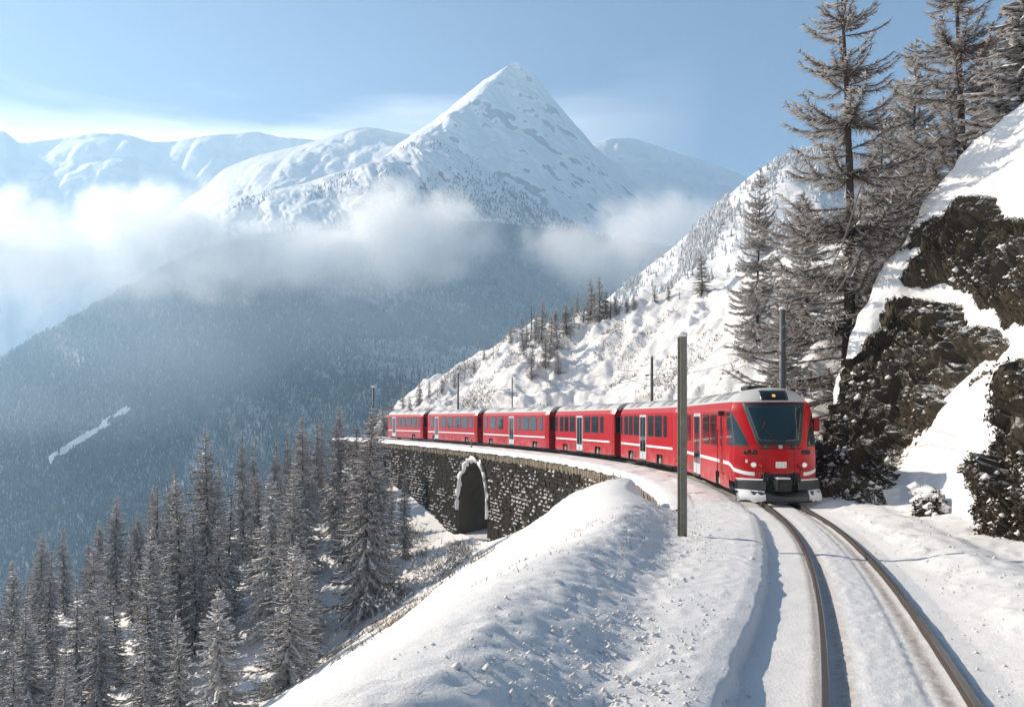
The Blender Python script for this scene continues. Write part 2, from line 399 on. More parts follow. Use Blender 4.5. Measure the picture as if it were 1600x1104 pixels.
BED_U = [-3.6, -3.1, -2.9, -2.3, -1.75, -1.45, -1.27, -1.20, -0.95, -0.62, -0.57, -0.43, -0.32, -0.15, 0.05, 0.20, 0.26, 0.33, 0.43, 0.57, 0.66, 0.95, 1.25, 1.6, 2.0, 2.4, 2.7, 3.2, 4.0, 5.2, 8]
BED_Z = [.10, .05, .05, .08, .09, .085, .04, -.12, -.12, -.10, -.115, -.125, -.085, -.07, -.08, -.09, -.115, -.11, -.12, -.11, -.09, -.09, -.04, .06, .14, .12, .06, .12, .22, .28, .25]
DECK_U = [-3.75, -3.68, -3.6, -3.4, -3.0, -2.2, -1.5, -1.1, -0.62, -0.57, -0.43, -0.3, 0.3, 0.43, 0.57, 0.7, 1.2, 2.2, 3.6, 8]
DECK_Z = [-.42, -.22, -.12, -.05, .00, .03, -.02, -.13, -.14, -.165, -.165, -.10, -.10, -.165, -.165, -.13, -.06, .05, .0, .0]
def bed(s, u):
    w = smooth(22.5, 29.5, s)
    return ztrack(s) + (1 - w) * np.interp(u, BED_U, BED_Z) + w * np.interp(u, DECK_U, DECK_Z)

def trough(s):
    return np.interp(s, [0, 4, 7, 10, 17, 26], [-1.7, -1.75, -2.0, -2.4, -2.9, -3.0])
def bank(s, u):
    """the snow bank on the valley side and the slope that falls away from it"""
    s, u = np.broadcast_arrays(np.asarray(s, float), np.asarray(u, float))
    zc = np.interp(s, [-12, 0, 6, 10, 16, 22, 25.5, 27.5, 30, 32.5], [1.75, 1.35, 1.12, .90, .74, .70, .78, .80, .45, -.4])
    uc = np.interp(s, [0, 4, 7, 10, 14, 18, 24, 28], [-2.4, -2.75, -3.3, -3.75, -3.8, -4.2, -5.0, -5.1])
    ut = trough(s)
    a = uc - u
    down = 0.74 * (np.sqrt(np.maximum(a, 0) ** 2 + 0.9 ** 2) - 0.9)
    zt = bed(s, ut)
    up = smooth(0.0, 1.0, (ut - u) / np.maximum(ut - uc, .2))
    near = np.where(a > 0, zc - down, zt + (zc - zt) * up)
    near = near - .95 * smooth(23.0, 24.8, s) * smooth(-3.12, -3.32, u) * (1 - smooth(-3.9, -4.8, u))
    far = zfoot(s) - 0.60 * np.maximum(-u - 3.4, 0)
    w = smooth(29.0, 35.0, s)
    return near * (1 - w) + far * w

def terrain(s, u):
    s, u = np.broadcast_arrays(np.asarray(s, float), np.asarray(u, float))
    led = smooth(-.7, -1.0, u) * (1 - smooth(-1.8, -2.2, u)) * (s < 32)
    ue = u + led * (.045 * fbm(s * .5, 0 * s, 0, 2, 11) + .035 * fbm(s * 3.1, u * 1.5, 0, 3, 12))
    b0 = bed(s, ue)
    k = bank(s, u)
    ut = trough(s)
    m = smooth(ut + .12, ut - .12, u)
    z = b0 * (1 - m) + k * m
    under = (s > S_CUT) & (u > -3.45)
    z = np.where(under, np.minimum(zfoot(s) - 0.2 + 0.16 * np.maximum(u + 3.4, 0), -.5), z)
    # relief: smooth drifts, crumbled snow on the bank face, lumpy ploughed shoulder
    x, y = track(s, u)
    rough = smooth(ut + .3, ut - .1, u) * (1 - smooth(ut - 1.0, ut - 1.6, u)) * (1 - smooth(24, 28, s))
    z = z + 0.035 * fbm(x * .9, y * .9, 0, 3, 5) * (1 - smooth(-.7, -.3, u) * (1 - smooth(.3, .7, u)))
    z = z + rough * (0.03 * fbm(x * 1.6, y * 1.6, 0, 2, 20) + 0.042 * np.maximum(fbm(x * 6.5, y * 6.5, 0, 4, 21), -.2) + 0.022 * ridged(x * 13, y * 13, 0, 2, 22))
    lumps = smooth(-1.3, -1.7, u) * (1 - smooth(ut + .1, ut - .2, u))
    z = z + lumps * 0.020 * np.maximum(fbm(x * 7, y * 7, 0, 3, 31) - .05, 0) * 2
    clods = smooth(.2, .55, fbm(x * .55 + 3, y * .55, 0, 2, 41)) * smooth(-2.2, -3.0, u) * (1 - smooth(-6, -7.5, u))
    z = z + clods * 0.035 * np.maximum(fbm(x * 5.5, y * 5.5, 0, 3, 43), 0)
    right = smooth(1.1, 1.6, u)
    z = z + right * (0.07 * fbm(x * 1.6, y * 1.6, 0, 3, 51) + 0.05 * np.maximum(fbm(x * 6, y * 6, 0, 3, 52) - .1, 0))
    steep = smooth(-5.2, -7, u)
    z = z + steep * (0.22 * fbm(x * .5, y * .5, 0, 4, 61) + 0.10 * ridged(x * 1.7 + y * .6, y * 1.1, 0, 3, 62))
    inner = smooth(-.47, -.40, u) * (1 - smooth(.40, .47, u)) * (s < 34)
    z = z + inner * 0.012 * fbm(x * 14, y * 14, 0, 2, 71)
    return z
S_CUT = s_of_y(30.0)

# ------------------------------------------------------------------ lofted land forms: sheets spanned over lines that lie at their own distances
def resample_row(row, xs):
    a = np.array(row, float)
    px = a[:, 0]
    # monotone smooth interpolation (piecewise cubic with limited slopes)
    def pch(v):
        h = np.diff(px); dl = np.diff(v) / h
        m = np.zeros(len(px)); m[0], m[-1] = dl[0], dl[-1]
        for i in range(1, len(px) - 1):
            m[i] = 0 if dl[i - 1] * dl[i] <= 0 else 2 * dl[i - 1] * dl[i] / (dl[i - 1] + dl[i])
        i = np.clip(np.searchsorted(px, xs) - 1, 0, len(px) - 2)
        t = (xs - px[i]) / h[i]
        return (2 * t**3 - 3 * t**2 + 1) * v[i] + (t**3 - 2 * t**2 + t) * h[i] * m[i] + (-2 * t**3 + 3 * t**2) * v[i + 1] + (t**3 - t**2) * h[i] * m[i + 1]
    return pch(a[:, 1]), pch(a[:, 2])

def catmull(rows, n_per):
    """rows (k,c,3) -> smooth through the rows; n_per = samples between two rows"""
    out = []
    k = len(rows)
    for i in range(k - 1):
        p0, p1, p2, p3 = rows[max(i - 1, 0)], rows[i], rows[i + 1], rows[min(i + 2, k - 1)]
        n = n_per[i] if isinstance(n_per, (list, tuple)) else n_per
        for j in range(n):
            t = j / n
            out.append(0.5 * ((2 * p1) + (p2 - p0) * t + (2 * p0 - 5 * p1 + 4 * p2 - p3) * t * t + (3 * p1 - p0 - 3 * p2 + p3) * t**3))
    out.append(rows[-1])
    return np.stack(out)

def normals_of(G):
    du = np.gradient(G, axis=1); dv = np.gradient(G, axis=0)
    n = np.cross(du, dv); n /= np.maximum(np.linalg.norm(n, axis=-1, keepdims=True), 1e-9)
    flip = np.sign(n[..., 2:3]); flip[flip == 0] = 1
    return n * flip

def loft_grid(rows, x0, x1, nc, n_per, crest_break=True):
    xs = np.linspace(x0, x1, nc)
    R = []
    for r in rows:
        py, d = resample_row(r, xs)
        R.append(np.stack([(xs - CX) / F * d, d, CAMZ + (HY - py) / F * d], -1))
    if crest_break:      # the far side meets the near side in a real crest
        n0 = n_per[0] if isinstance(n_per, (list, tuple)) else n_per
        t = np.linspace(0, 1, n0, endpoint=False)[:, None, None]
        near = catmull(np.stack(R[1:]), n_per[1:] if isinstance(n_per, (list, tuple)) else n_per)
        return np.concatenate([R[0][None] * (1 - t) + R[1][None] * t, near])
    return catmull(np.stack(R), n_per)

def land(name, G, mat, label, cat, kind='structure'):
    nr, nc = G.shape[:2]
    o = link(name, raw_mesh(name, G.reshape(-1, 3), grid_faces(nr, nc), mat))
    return tag(o, label, cat, None, kind)

def back_row(row, dd, dp):
    return [(x, y + dp, d + dd) for x, y, d in row]

# --- far ranges
far_left = [(-200, 205, 3600), (0, 203, 3600), (30, 221, 3600), (60, 218, 3600), (130, 211, 3600), (190, 210, 3600), (240, 222, 3600), (300, 216, 3600), (360, 209, 3600), (400, 205, 3600), (435, 212, 3600), (490, 219, 3600), (580, 240, 3600), (720, 280, 3600)]
G = loft_grid([back_row(far_left, 500, 160), far_left, [(x, y + 45 + 0.06 * x, 3380) for x, y, d in far_left], [(x, y + 150, 3080) for x, y, d in far_left], [(x, y + 300, 2800) for x, y, d in far_left], [(x, y + 520, 2500) for x, y, d in far_left]], -200, 720, 300, 34)
am = np.concatenate([np.linspace(0, .35, 34), np.linspace(.35, 1, 40), np.ones(len(G) - 74)])[:, None]
G[..., 1] += am * 110 * (ridged(G[..., 0] / 420, G[..., 2] / 500, 0, 5, 101) - .3); G[..., 2] += am * 10 * fbm(G[..., 0] / 60, G[..., 2] / 60, 0, 4, 102)
land('mountain_range', G, M['range'], 'long snowy far mountain range behind the valley fog, with a level crest', 'mountain')

far_right = [(860, 250, 3300), (930, 224, 3300), (958, 217, 3300), (985, 215, 3300), (1010, 221, 3300), (1040, 231, 3300), (1090, 247, 3300), (1145, 268, 3300), (1200, 292, 3300), (1320, 345, 3300)]
G = loft_grid([back_row(far_right, 500, 160), far_right, [(x, y + 50, 3150) for x, y, d in far_right], [(x, y + 150, 2950) for x, y, d in far_right], [(x, y + 330, 2700) for x, y, d in far_right]], 860, 1320, 200, 34)
am = np.concatenate([np.linspace(0, .35, 34), np.linspace(.35, 1, 40), np.ones(len(G) - 74)])[:, None]
G[..., 1] += am * 80 * (ridged(G[..., 0] / 330, G[..., 2] / 380, 0, 5, 111) - .3); G[..., 2] += am * 8 * fbm(G[..., 0] / 50, G[..., 2] / 50, 0, 4, 112)
land('mountain_ridge', G, M['range'], 'shaded blue mountain ridge right behind the pointed summit', 'mountain')

mid_sil = [(250, 345, 2700), (320, 291, 2700), (350, 264, 2700), (400, 244, 2700), (470, 227, 2700), (530, 208, 2700), (570, 199, 2700), (620, 207, 2700), (660, 214, 2700), (740, 240, 2700)]
mid_crest = [(250, 365, 2300), (330, 322, 2300), (400, 290, 2330), (460, 262, 2420), (505, 234, 2530), (540, 216, 2630), (570, 212, 2640), (620, 222, 2640), (660, 230, 2640), (740, 256, 2640)]
G = loft_grid([back_row(mid_sil, 400, 150), mid_sil, mid_crest, [(250, 400, 2130), (400, 335, 2130), (500, 290, 2230), (620, 262, 2350), (740, 290, 2380)], [(250, 500, 2000), (740, 420, 2050)], [(250, 640, 1900), (740, 560, 1900)]], 250, 740, 260, 34)
am = np.concatenate([np.linspace(0, .15, 34), np.linspace(.15, .7, 34), np.ones(len(G) - 68)])[:, None]
G[..., 1] += am * 55 * (ridged(G[..., 0] / 230, G[..., 2] / 260, 0, 5, 121) - .3); G[..., 2] += am * 10 * fbm(G[..., 0] / 45, G[..., 1] / 70, 0, 4, 122)
land('snowy_ridge', G, M['range'], 'bright snow ridge climbing from the fog to the left foot of the pointed summit', 'mountain')

# --- the pointed summit
sil = [(560, 265, 2600), (600, 238, 2600), (640, 213, 2600), (680, 187, 2600), (720, 154, 2600), (760, 124, 2600), (788, 107, 2600), (800, 102.5, 2600), (808, 101.5, 2600), (818, 104, 2600), (830, 113, 2600), (850, 137, 2600), (880, 172, 2600), (905, 202, 2600), (930, 229, 2600), (960, 256, 2600), (1000, 291, 2600), (1040, 322, 2600), (1100, 372, 2600), (1180, 440, 2600)]
crest = [(560, 290, 1960), (600, 262, 2010), (640, 224, 2110), (680, 199, 2200), (720, 171, 2310), (760, 141, 2430), (788, 117, 2530), (800, 108, 2580), (808, 105, 2592), (818, 113, 2585), (830, 126, 2570), (850, 152, 2555), (880, 190, 2545), (930, 250, 2535), (1000, 314, 2530), (1100, 398, 2530), (1180, 470, 2530)]
face = [(560, 330, 1900), (660, 262, 1990), (720, 243, 2130), (780, 222, 2290), (830, 210, 2400), (880, 240, 2450), (930, 283, 2465), (1000, 340, 2475), (1100, 425, 2480), (1180, 490, 2480)]
foot = [(560, 400, 1800), (680, 345, 1880), (760, 320, 2040), (830, 308, 2190), (900, 335, 2290), (980, 395, 2330), (1080, 475, 2350), (1180, 540, 2350)]
G = loft_grid([back_row(sil, 600, 200), sil, crest, face, foot, [(560, 560, 1700), (800, 490, 1900), (950, 510, 2100), (1180, 650, 2200)], [(560, 760, 1600), (1180, 800, 2000)]], 560, 1180, 310, [20, 40, 50, 50, 30, 20])
am = np.concatenate([np.zeros(20), np.linspace(.05, .5, 40), np.ones(len(G) - 60)])[:, None]
# wind-ribbed gullies running down the face
rib = ridged(G[..., 0] / 130 + G[..., 2] / 260, G[..., 1] / 300, 0, 5, 131)
am2 = np.concatenate([np.linspace(0, 1, 20), np.ones(len(G) - 20)])[:, None]
G[..., 1] += am * (16 * (rib - .35) + 30 * fbm(G[..., 0] / 70 + G[..., 2] / 90, G[..., 2] / 60, 0, 5, 134))
G[..., 2] += am2 * (4.5 * fbm(G[..., 0] / 28, G[..., 1] / 200, 0, 4, 135)) + am * (11 * fbm(G[..., 0] / 45, G[..., 1] / 60, G[..., 2] / 90, 5, 132) + 5 * fbm(G[..., 0] / 14, G[..., 1] / 22, G[..., 2] / 14, 3, 133))
land('mountain_peak', G, M['peak'], 'pointed snow summit with a sunlit left edge, tallest mountain in view', 'mountain')

# --- the shoulder before it
sh_sil = [(300, 352, 1780), (330, 325, 1780), (380, 309, 1780), (430, 296, 1780), (480, 285, 1790), (520, 271, 1800), (560, 262, 1800), (600, 244, 1820), (640, 227, 1850), (680, 221, 1870), (720, 237, 1850), (760, 263, 1800), (820, 302, 1750), (860, 330, 1720), (900, 352, 1700), (960, 395, 1690)]
G = loft_grid([back_row(sh_sil, 260, 200), sh_sil, [(300, 375, 1640), (430, 322, 1630), (540, 292, 1640), (640, 256, 1700), (700, 258, 1720), (760, 295, 1690), (860, 362, 1650), (960, 420, 1630)], [(300, 430, 1480), (430, 390, 1470), (600, 345, 1520), (720, 335, 1580), (860, 420, 1570), (960, 470, 1560)], [(300, 520, 1420), (600, 470, 1430), (960, 560, 1500)], [(300, 700, 1380), (960, 730, 1420)]], 300, 960, 340, [16, 44, 50, 40, 20])
am = np.concatenate([np.zeros(16), np.linspace(.1, .8, 30), np.ones(len(G) - 46)])[:, None]
G[..., 1] += am * 40 * (ridged(G[..., 0] / 110 + G[..., 2] / 200, G[..., 2] / 200, 0, 5, 141) - .35)
G[..., 2] += am * (9 * fbm(G[..., 0] / 30, G[..., 1] / 40, 0, 5, 142))
G_SH = G
land('mountain_shoulder', G, M['shoulder'], 'rocky snow shoulder in front of the pointed summit, wooded on its right flank', 'mountain')

# --- the wooded valley side under the fog
lo_sil = [(-220, 700, 1500), (0, 561, 1450), (100, 501, 1430), (200, 445, 1420), (330, 385, 1400), (450, 362, 1400), (700, 345, 1450), (1060, 385, 1500)]
G = loft_grid([back_row(lo_sil, 300, 200), lo_sil, [(-220, 760, 1370), (0, 630, 1330), (150, 552, 1330), (300, 472, 1340), (420, 432, 1340), (600, 430, 1380), (1060, 450, 1400)],
               [(-220, 860, 1040), (0, 746, 1110), (100, 690, 1140), (200, 625, 1170), (290, 560, 1205), (380, 497, 1240), (480, 470, 1270), (700, 480, 1300), (1060, 520, 1330)],
               [(-220, 930, 990), (0, 835, 1030), (150, 765, 1085), (300, 690, 1125), (420, 620, 1155), (600, 560, 1180), (1060, 610, 1200)],
               [(-220, 1050, 850), (100, 930, 870), (300, 850, 900), (500, 760, 930), (700, 710, 960), (1060, 720, 1000)],
               [(-220, 1260, 640), (300, 1060, 680), (600, 960, 700), (1060, 920, 750)], [(-220, 1700, 480), (1060, 1500, 500)]], -220, 1060, 280, [10, 36, 50, 40, 40, 20, 8])
am = np.concatenate([np.zeros(10), np.linspace(.1, .8, 30), np.ones(len(G) - 40)])[:, None]
G[..., 1] += am * 26 * (ridged(G[..., 0] / 160 + G[..., 2] / 150, G[..., 2] / 260, 0, 4, 151) - .35)
G[..., 2] += am * (7 * fbm(G[..., 0] / 40, G[..., 1] / 50, 0, 4, 152))
G_LO = G
land('valley_side', G, M['forest_floor'], 'broad wooded mountainside falling under the fog to the valley bottom', 'mountainside')

def scatter_cones(name, G, n, hmin, hmax, mask, mats, label, seed, frost=0.5, sides=5):
    """a far wood: thousands of small five- or six-sided firs, joined, standing on the land form"""
    rng = np.random.default_rng(seed)
    nr, nc = G.shape[:2]
    A = np.linalg.norm(np.cross(G[1:, :-1] - G[:-1, :-1], G[:-1, 1:] - G[:-1, :-1]), axis=-1)
    A = A * mask[:-1, :-1]
    p = (A / A.sum()).ravel()
    idx = rng.choice(len(p), n, p=p); r, c = idx // (nc - 1), idx % (nc - 1)
    a, b = rng.random(n)[:, None], rng.random(n)[:, None]
    P = G[r, c] * (1 - a) * (1 - b) + G[r + 1, c] * a * (1 - b) + G[r, c + 1] * (1 - a) * b + G[r + 1, c + 1] * a * b
    h = rng.uniform(hmin, hmax, n); rad = h * rng.uniform(.16, .24, n); rot = rng.uniform(0, 6.28, n)
    # two stacked skirts for a fir outline
    tiers = ((0.02, 1.0, 0.62), (0.38, 0.66, 1.0))
    V, FA, MI = [], [], []
    base = 0
    for z0, rr, z1 in tiers:
        ang = rot[:, None] + np.arange(sides)[None] * 2 * np.pi / sides
        jit = rng.uniform(.7, 1.25, (n, sides))
        ring = np.stack([P[:, None, 0] + np.cos(ang) * rad[:, None] * rr * jit, P[:, None, 1] + np.sin(ang) * rad[:, None] * rr * jit, P[:, None, 2] + h[:, None] * (z0 + .06 * jit)], -1)
        tip = np.stack([P[:, 0], P[:, 1], P[:, 2] + h * z1], -1)[:, None]
        v = np.concatenate([ring, tip], 1)
        V.append(v.reshape(-1, 3))
        i0 = base + np.arange(n)[:, None] * (sides + 1)
        k = np.arange(sides)[None]
        f = np.stack([i0 + k, i0 + (k + 1) % sides, np.broadcast_to(i0 + sides, (n, sides))], -1).reshape(-1, 3)
        FA.append(f); base += n * (sides + 1)
        MI.append((rng.random((n, sides)) < frost).astype(int).ravel())
    o = link(name, raw_mesh(name, np.concatenate(V), np.concatenate(FA), mats, np.concatenate(MI), smooth_shade=False))
    return tag(o, label, 'forest', None, 'stuff')

def poly_mask(px, py, poly, soft=6.0):
    """1 inside the outline, fading to 0 over soft pixels; signed distance by edges"""
    poly = np.array(poly, float); n = len(poly)
    inside = np.zeros(px.shape, bool); dist = np.full(px.shape, 1e9)
    for i in range(n):
        (x0, y0), (x1, y1) = poly[i], poly[(i + 1) % n]
        cond = ((y0 > py) != (y1 > py)) & (px < (x1 - x0) * (py - y0) / (y1 - y0 + 1e-12) + x0)
        inside ^= cond
        t = np.clip(((px - x0) * (x1 - x0) + (py - y0) * (y1 - y0)) / ((x1 - x0) ** 2 + (y1 - y0) ** 2), 0, 1)
        dist = np.minimum(dist, np.hypot(px - (x0 + t * (x1 - x0)), py - (y0 + t * (y1 - y0))))
    sd = np.where(inside, dist, -dist)
    return np.clip(0.5 + sd / (2 * soft), 0, 1), sd

px, py = project(G_LO)
dens = 0.30 + 0.9 * smooth(-.35, .25, fbm(G_LO[..., 0] / 130 + G_LO[..., 2] / 300, G_LO[..., 2] / 130, 0, 4, 161))
clear, _ = poly_mask(px, py, [(60, 722), (200, 632), (212, 640), (80, 728)], 4)
fc = grid_faces(*G_LO.shape[:2]); kc = (clear * (.5 + .5 * (fbm(G_LO[..., 0] / 9, G_LO[..., 2] / 9, 0, 3, 166) > -.40))).reshape(-1)[fc].min(1) > .6
uc_ = np.unique(fc[kc]); rm_ = np.full(G_LO.shape[0] * G_LO.shape[1], -1); rm_[uc_] = np.arange(len(uc_))
tag(link('avalanche_track', raw_mesh('avalanche_track', G_LO.reshape(-1, 3)[uc_] + np.array([0, -1.5, 1.5]), rm_[fc[kc]], M['snow'])), 'narrow bright snow track slanting through the dark valley wood', 'snow', None, 'structure')
rows_i = np.arange(G_LO.shape[0])[:, None]
wood_mask = dens * (1 - clear) * ((rows_i > 10) & (rows_i < 185)) * (px > -160) * (px < 1000)
scatter_cones('valley_wood', G_LO, 46000, 6, 10.5, wood_mask, [M['needle_dark'], M['frost']], 'dense dark conifer wood covering the broad mountainside below the fog', 5, 0.07)
px, py = project(G_SH)
rows_i = np.arange(G_SH.shape[0])[:, None]
sm = smooth(.0, .3, fbm(G_SH[..., 0] / 90, G_SH[..., 2] / 90, 0, 4, 163)) * .5 + 1.5 * smooth(-40, 60, (py - 250) - .85 * np.maximum(720 - px, 0) * .45 - 30)
scatter_cones('shoulder_wood', G_SH, 11000, 5, 9, sm * (rows_i > 18) * (px < 930), [M['needle_dark'], M['frost']], 'thin conifer wood on the rocky shoulder in front of the summit', 6, 0.4)

# --- frosted mountainside beyond the spur
fr_sil = [(860, 560, 430), (920, 492, 410), (960, 456, 400), (1000, 425, 395), (1050, 386, 385), (1090, 352, 380), (1120, 322, 375), (1150, 294, 370), (1180, 269, 365), (1230, 240, 360), (1290, 222, 350), (1350, 245, 340), (1420, 290, 330), (1720, 300, 320)]
KF = 1.7
G = loft_grid([[(x, y, d * KF) for x, y, d in r_] for r_ in [back_row(fr_sil, 120, 260), fr_sil, [(860, 600, 380), (960, 492, 340), (1050, 425, 320), (1120, 370, 305), (1180, 328, 295), (1300, 290, 285), (1720, 350, 265)], [(860, 680, 320), (960, 545, 280), (1050, 482, 250), (1180, 402, 228), (1400, 390, 205), (1720, 420, 190)], [(860, 780, 260), (1050, 600, 200), (1180, 520, 178), (1720, 500, 150)]]], 860, 1720, 260, [10, 40, 40, 26])
am = np.concatenate([np.zeros(10), np.linspace(.1, 1, 20), np.ones(len(G) - 30)])[:, None]
diag = ridged(G[..., 0] / 58 - G[..., 1] / 150, G[..., 2] / 150, 0, 3, 171)
N = normals_of(G)
G = G + N * (am * (14 * (diag - .4) + 3.2 * fbm(G[..., 0] / 15, G[..., 1] / 24, G[..., 2] / 15, 4, 172)))[..., None]
G_FR = G
land('frosted_mountainside', G, M['shoulder'], 'steep frosted mountainside rising right behind the snowy spur', 'mountainside')
px, py = project(G_FR)
rows_i = np.arange(G_FR.shape[0])[:, None]
fm = (0.03 + smooth(.0, .4, fbm(G_FR[..., 0] / 34 - G_FR[..., 1] / 100, G_FR[..., 2] / 68, 0, 3, 173))) * (rows_i > 11) * (px > 890) * (px < 1500)
scatter_cones('frosted_wood', G_FR, 6000, 2.0, 6.0, fm, [M['frost'], M['snow_bough']], 'frost-white small trees dotted over the steep mountainside', 7, 0.45, 6)

# --- valley floor, far below
mb = MB(); mb.quad((-9000, -3000, -420), (9000, -3000, -420), (9000, 9000, -420), (-9000, 9000, -420))
tag(mb.build('valley_floor', M['snow']), 'snow-covered valley floor far below the line', 'valley floor', None, 'structure')

# ------------------------------------------------------------------ near ground
def spaced(segs):
    out = [segs[0][0]]
    for a, b, st in segs:
        n = max(1, int(round((b - a) / st))); out += list(np.linspace(a, b, n + 1)[1:])
    return np.array(out)
ss = spaced([(2.5, 5, .12), (5, 16, .075), (16, 30, .11), (30, 45, .2), (45, 128, .45)])
ss = np.sort(np.append(ss, S_CUT + 0.06))
us = -spaced([(-7.5, -5.2, .14), (-5.2, -1.7, .07), (-1.7, 1.7, .03), (1.7, 5.2, .05), (5.2, 9, .12), (9, 26, .4)])[::-1]
Sg, Ug = np.meshgrid(ss, us, indexing='ij')
Xg, Yg = track(Sg, Ug); Zg = terrain(Sg, Ug)
me = raw_mesh('snow_ground', np.stack([Xg, Yg, Zg], -1).reshape(-1, 3), grid_faces(len(ss), len(us)), M['snow_near'])
dirt = (np.exp(-((np.abs(Ug) - .62) / .07) ** 2) * .5 + np.exp(-((np.abs(Ug) - .38) / .09) ** 2) * .75 + .16 * np.exp(-((Ug) / .5) ** 2) + .55 * np.exp(-((Ug - 2.75) / .28) ** 2) * smooth(-.1, .4, fbm(Sg * .8, Ug * 3, 0, 3, 81)) + .22 * np.exp(-((Ug + 3.0) / .4) ** 2)) * (Sg < 60)
at_ = me.attributes.new('dirt', 'FLOAT', 'POINT'); at_.data.foreach_set('value', dirt.astype(np.float32).ravel())
tag(link('snow_ground', me), 'ploughed snow beside the curving track and the bank that drops to the valley', 'snow', None, 'structure')

def p1(x, y):
    x, y = np.asarray(x, float), np.asarray(y, float)
    z = -5 + .42 * (x + 16) + .30 * (np.minimum(y, 117) - 112) - .45 * np.maximum(y - 128, 0)
    # gully that comes down from the arch
    ax, ay, bx, by = -4.5, 83.0, -19.0, 46.0
    t = np.clip(((x - ax) * (bx - ax) + (y - ay) * (by - ay)) / ((bx - ax) ** 2 + (by - ay) ** 2), 0, 1)
    dist = np.hypot(x - (ax + t * (bx - ax)), y - (ay + t * (by - ay)))
    z = z - 1.6 * np.exp(-(dist / 6.5) ** 2)
    return z + .5 * fbm(x * .12, y * .12, 0, 4, 91) + .22 * fbm(x * .6, y * .6, 0, 3, 92)
gx = np.linspace(-330, 22, 300); gy = np.linspace(-6, 175, 140)
gx = np.sort(np.concatenate([np.linspace(-330, -80, 40), np.linspace(-79, 22, 150)]))
GX, GY = np.meshgrid(gx, gy, indexing='ij')
GZ = p1(GX, GY)
xt = np.interp(GY, _Y, _X)
GZ = np.where((GX > xt + 3.2), np.minimum(GZ, -6.0 - .0 * GX), GZ)
G = np.stack([GX, GY, GZ], -1)
land('wooded_slope', G, M['snow'], 'snowy slope below the viaduct on which the dark larches stand', 'slope')

# --- the spur behind the train
su = np.linspace(s_of_y(37.5), s_of_y(125), 60)
ex, ey = track(su, 3.3)
ez = ztrack(su) - .12 - 8.5 * np.exp(-((su - S_ARCH) / 7.0) ** 2) * 1.0
edge = np.stack([ex, ey, ez], -1)
ridge_px = [(1640, 260, 72), (1450, 335, 84), (1300, 376, 95), (1200, 411, 105), (1130, 441, 110), (1050, 462, 115), (1000, 476, 118), (960, 487, 120), (900, 499, 125), (850, 511, 127), (820, 517, 128), (790, 531, 130), (760, 549, 131), (735, 569, 132), (700, 592, 134), (660, 615, 137), (620, 641, 140), (585, 668, 143)]
ridge = np.array([at(*p) for p in ridge_px])
def resample_poly(P, n, w=None):
    d = np.concatenate([[0], np.cumsum(np.linalg.norm(np.diff(P, axis=0), axis=1))])
    t = np.linspace(0, d[-1], n)
    return np.stack([np.interp(t, d, P[:, k]) for k in range(3)], -1)
NCH = 340
E_, R_ = resample_poly(edge, NCH), resample_poly(ridge, NCH)
def sm_row(P, k=9):
    Q = np.pad(P, ((k, k), (0, 0)), 'edge'); return np.stack([np.convolve(Q[:, j], np.ones(2 * k + 1) / (2 * k + 1), 'valid') for j in range(3)], -1)
E_, R_ = sm_row(E_), sm_row(R_)
row1 = E_ + (R_ - E_) * .10; row1[:, 2] = np.maximum(E_[:, 2], E_[:, 2] * .2 + .8) + .02 * R_[:, 2]
row2 = E_ + (R_ - E_) * .45; row2[:, 2] += -.4
row3 = E_ + (R_ - E_) * .80; row3[:, 2] += .7
bk1 = R_ + np.array([0, 14, -4.0]); bk2 = R_ + np.array([0, 60, -45.0])
G = catmull(np.stack([E_, row1, row2, row3, R_, bk1, bk2]), [14, 60, 60, 40, 14, 8])
fade = np.concatenate([np.linspace(0, 1, 14), np.ones(160 - 26), np.linspace(1, .35, 40), np.full(len(G) - 188, .35)])[:, None]
x_, y_ = G[..., 0], G[..., 1]
hump = 1.7 * fbm(x_ * .11 + y_ * .03, y_ * .085, 0, 3, 181) + 1.5 * ridged(x_ * .2 + y_ * .1, y_ * .14, 0, 3, 182) + .6 * fbm(x_ * .7, y_ * .6, 0, 3, 183) + .9 * ridged(x_ * .16 - y_ * .05, y_ * .03, 0, 2, 184)
G[..., 2] += fade * hump
G_HILL = G
land('spur_slope', G, M['hill'], 'sunlit hummocky snow spur rising directly behind the train', 'hill')

def hill_z(x, y):
    """height of the spur near (x, y)"""
    d = (G_HILL[..., 0] - x) ** 2 + (G_HILL[..., 1] - y) ** 2
    return float(G_HILL.reshape(-1, 3)[np.argmin(d), 2])

# ------------------------------------------------------------------ right-hand cliff
cl_sil = [(1279, 752, 36.5), (1284, 720, 36.6), (1291, 678, 37), (1312, 600, 37.6), (1340, 522, 38.2), (1385, 430, 39), (1440, 345, 39.3), (1500, 270, 39), (1560, 214, 38), (1620, 160, 36.5), (1700, 110, 34.5), (1850, 60, 32)]
cl_a = [(1279, 756, 35.6), (1284, 742, 35.4), (1291, 722, 35.4), (1320, 672, 35.4), (1360, 615, 35.6), (1410, 545, 35.8), (1460, 470, 35.9), (1520, 390, 35.5), (1580, 320, 34.5), (1660, 240, 32.5), (1850, 140, 29)]
cl_b = [(1279, 762, 34.8), (1284, 755, 34.4), (1291, 750, 34.0), (1330, 735, 33.2), (1380, 690, 32.6), (1430, 630, 32.0), (1490, 550, 31.5), (1550, 470, 31.0), (1610, 400, 30.0), (1700, 310, 28.0), (1850, 220, 24.5)]
cl_c = [(1279, 768, 33.8), (1284, 766, 33.2), (1291, 764, 32.8), (1330, 762, 31.6), (1380, 764, 30.0), (1430, 742, 28.6), (1480, 690, 27.2), (1540, 610, 26.0), (1600, 535, 24.8), (1700, 430, 23.0), (1850, 320, 20.5)]
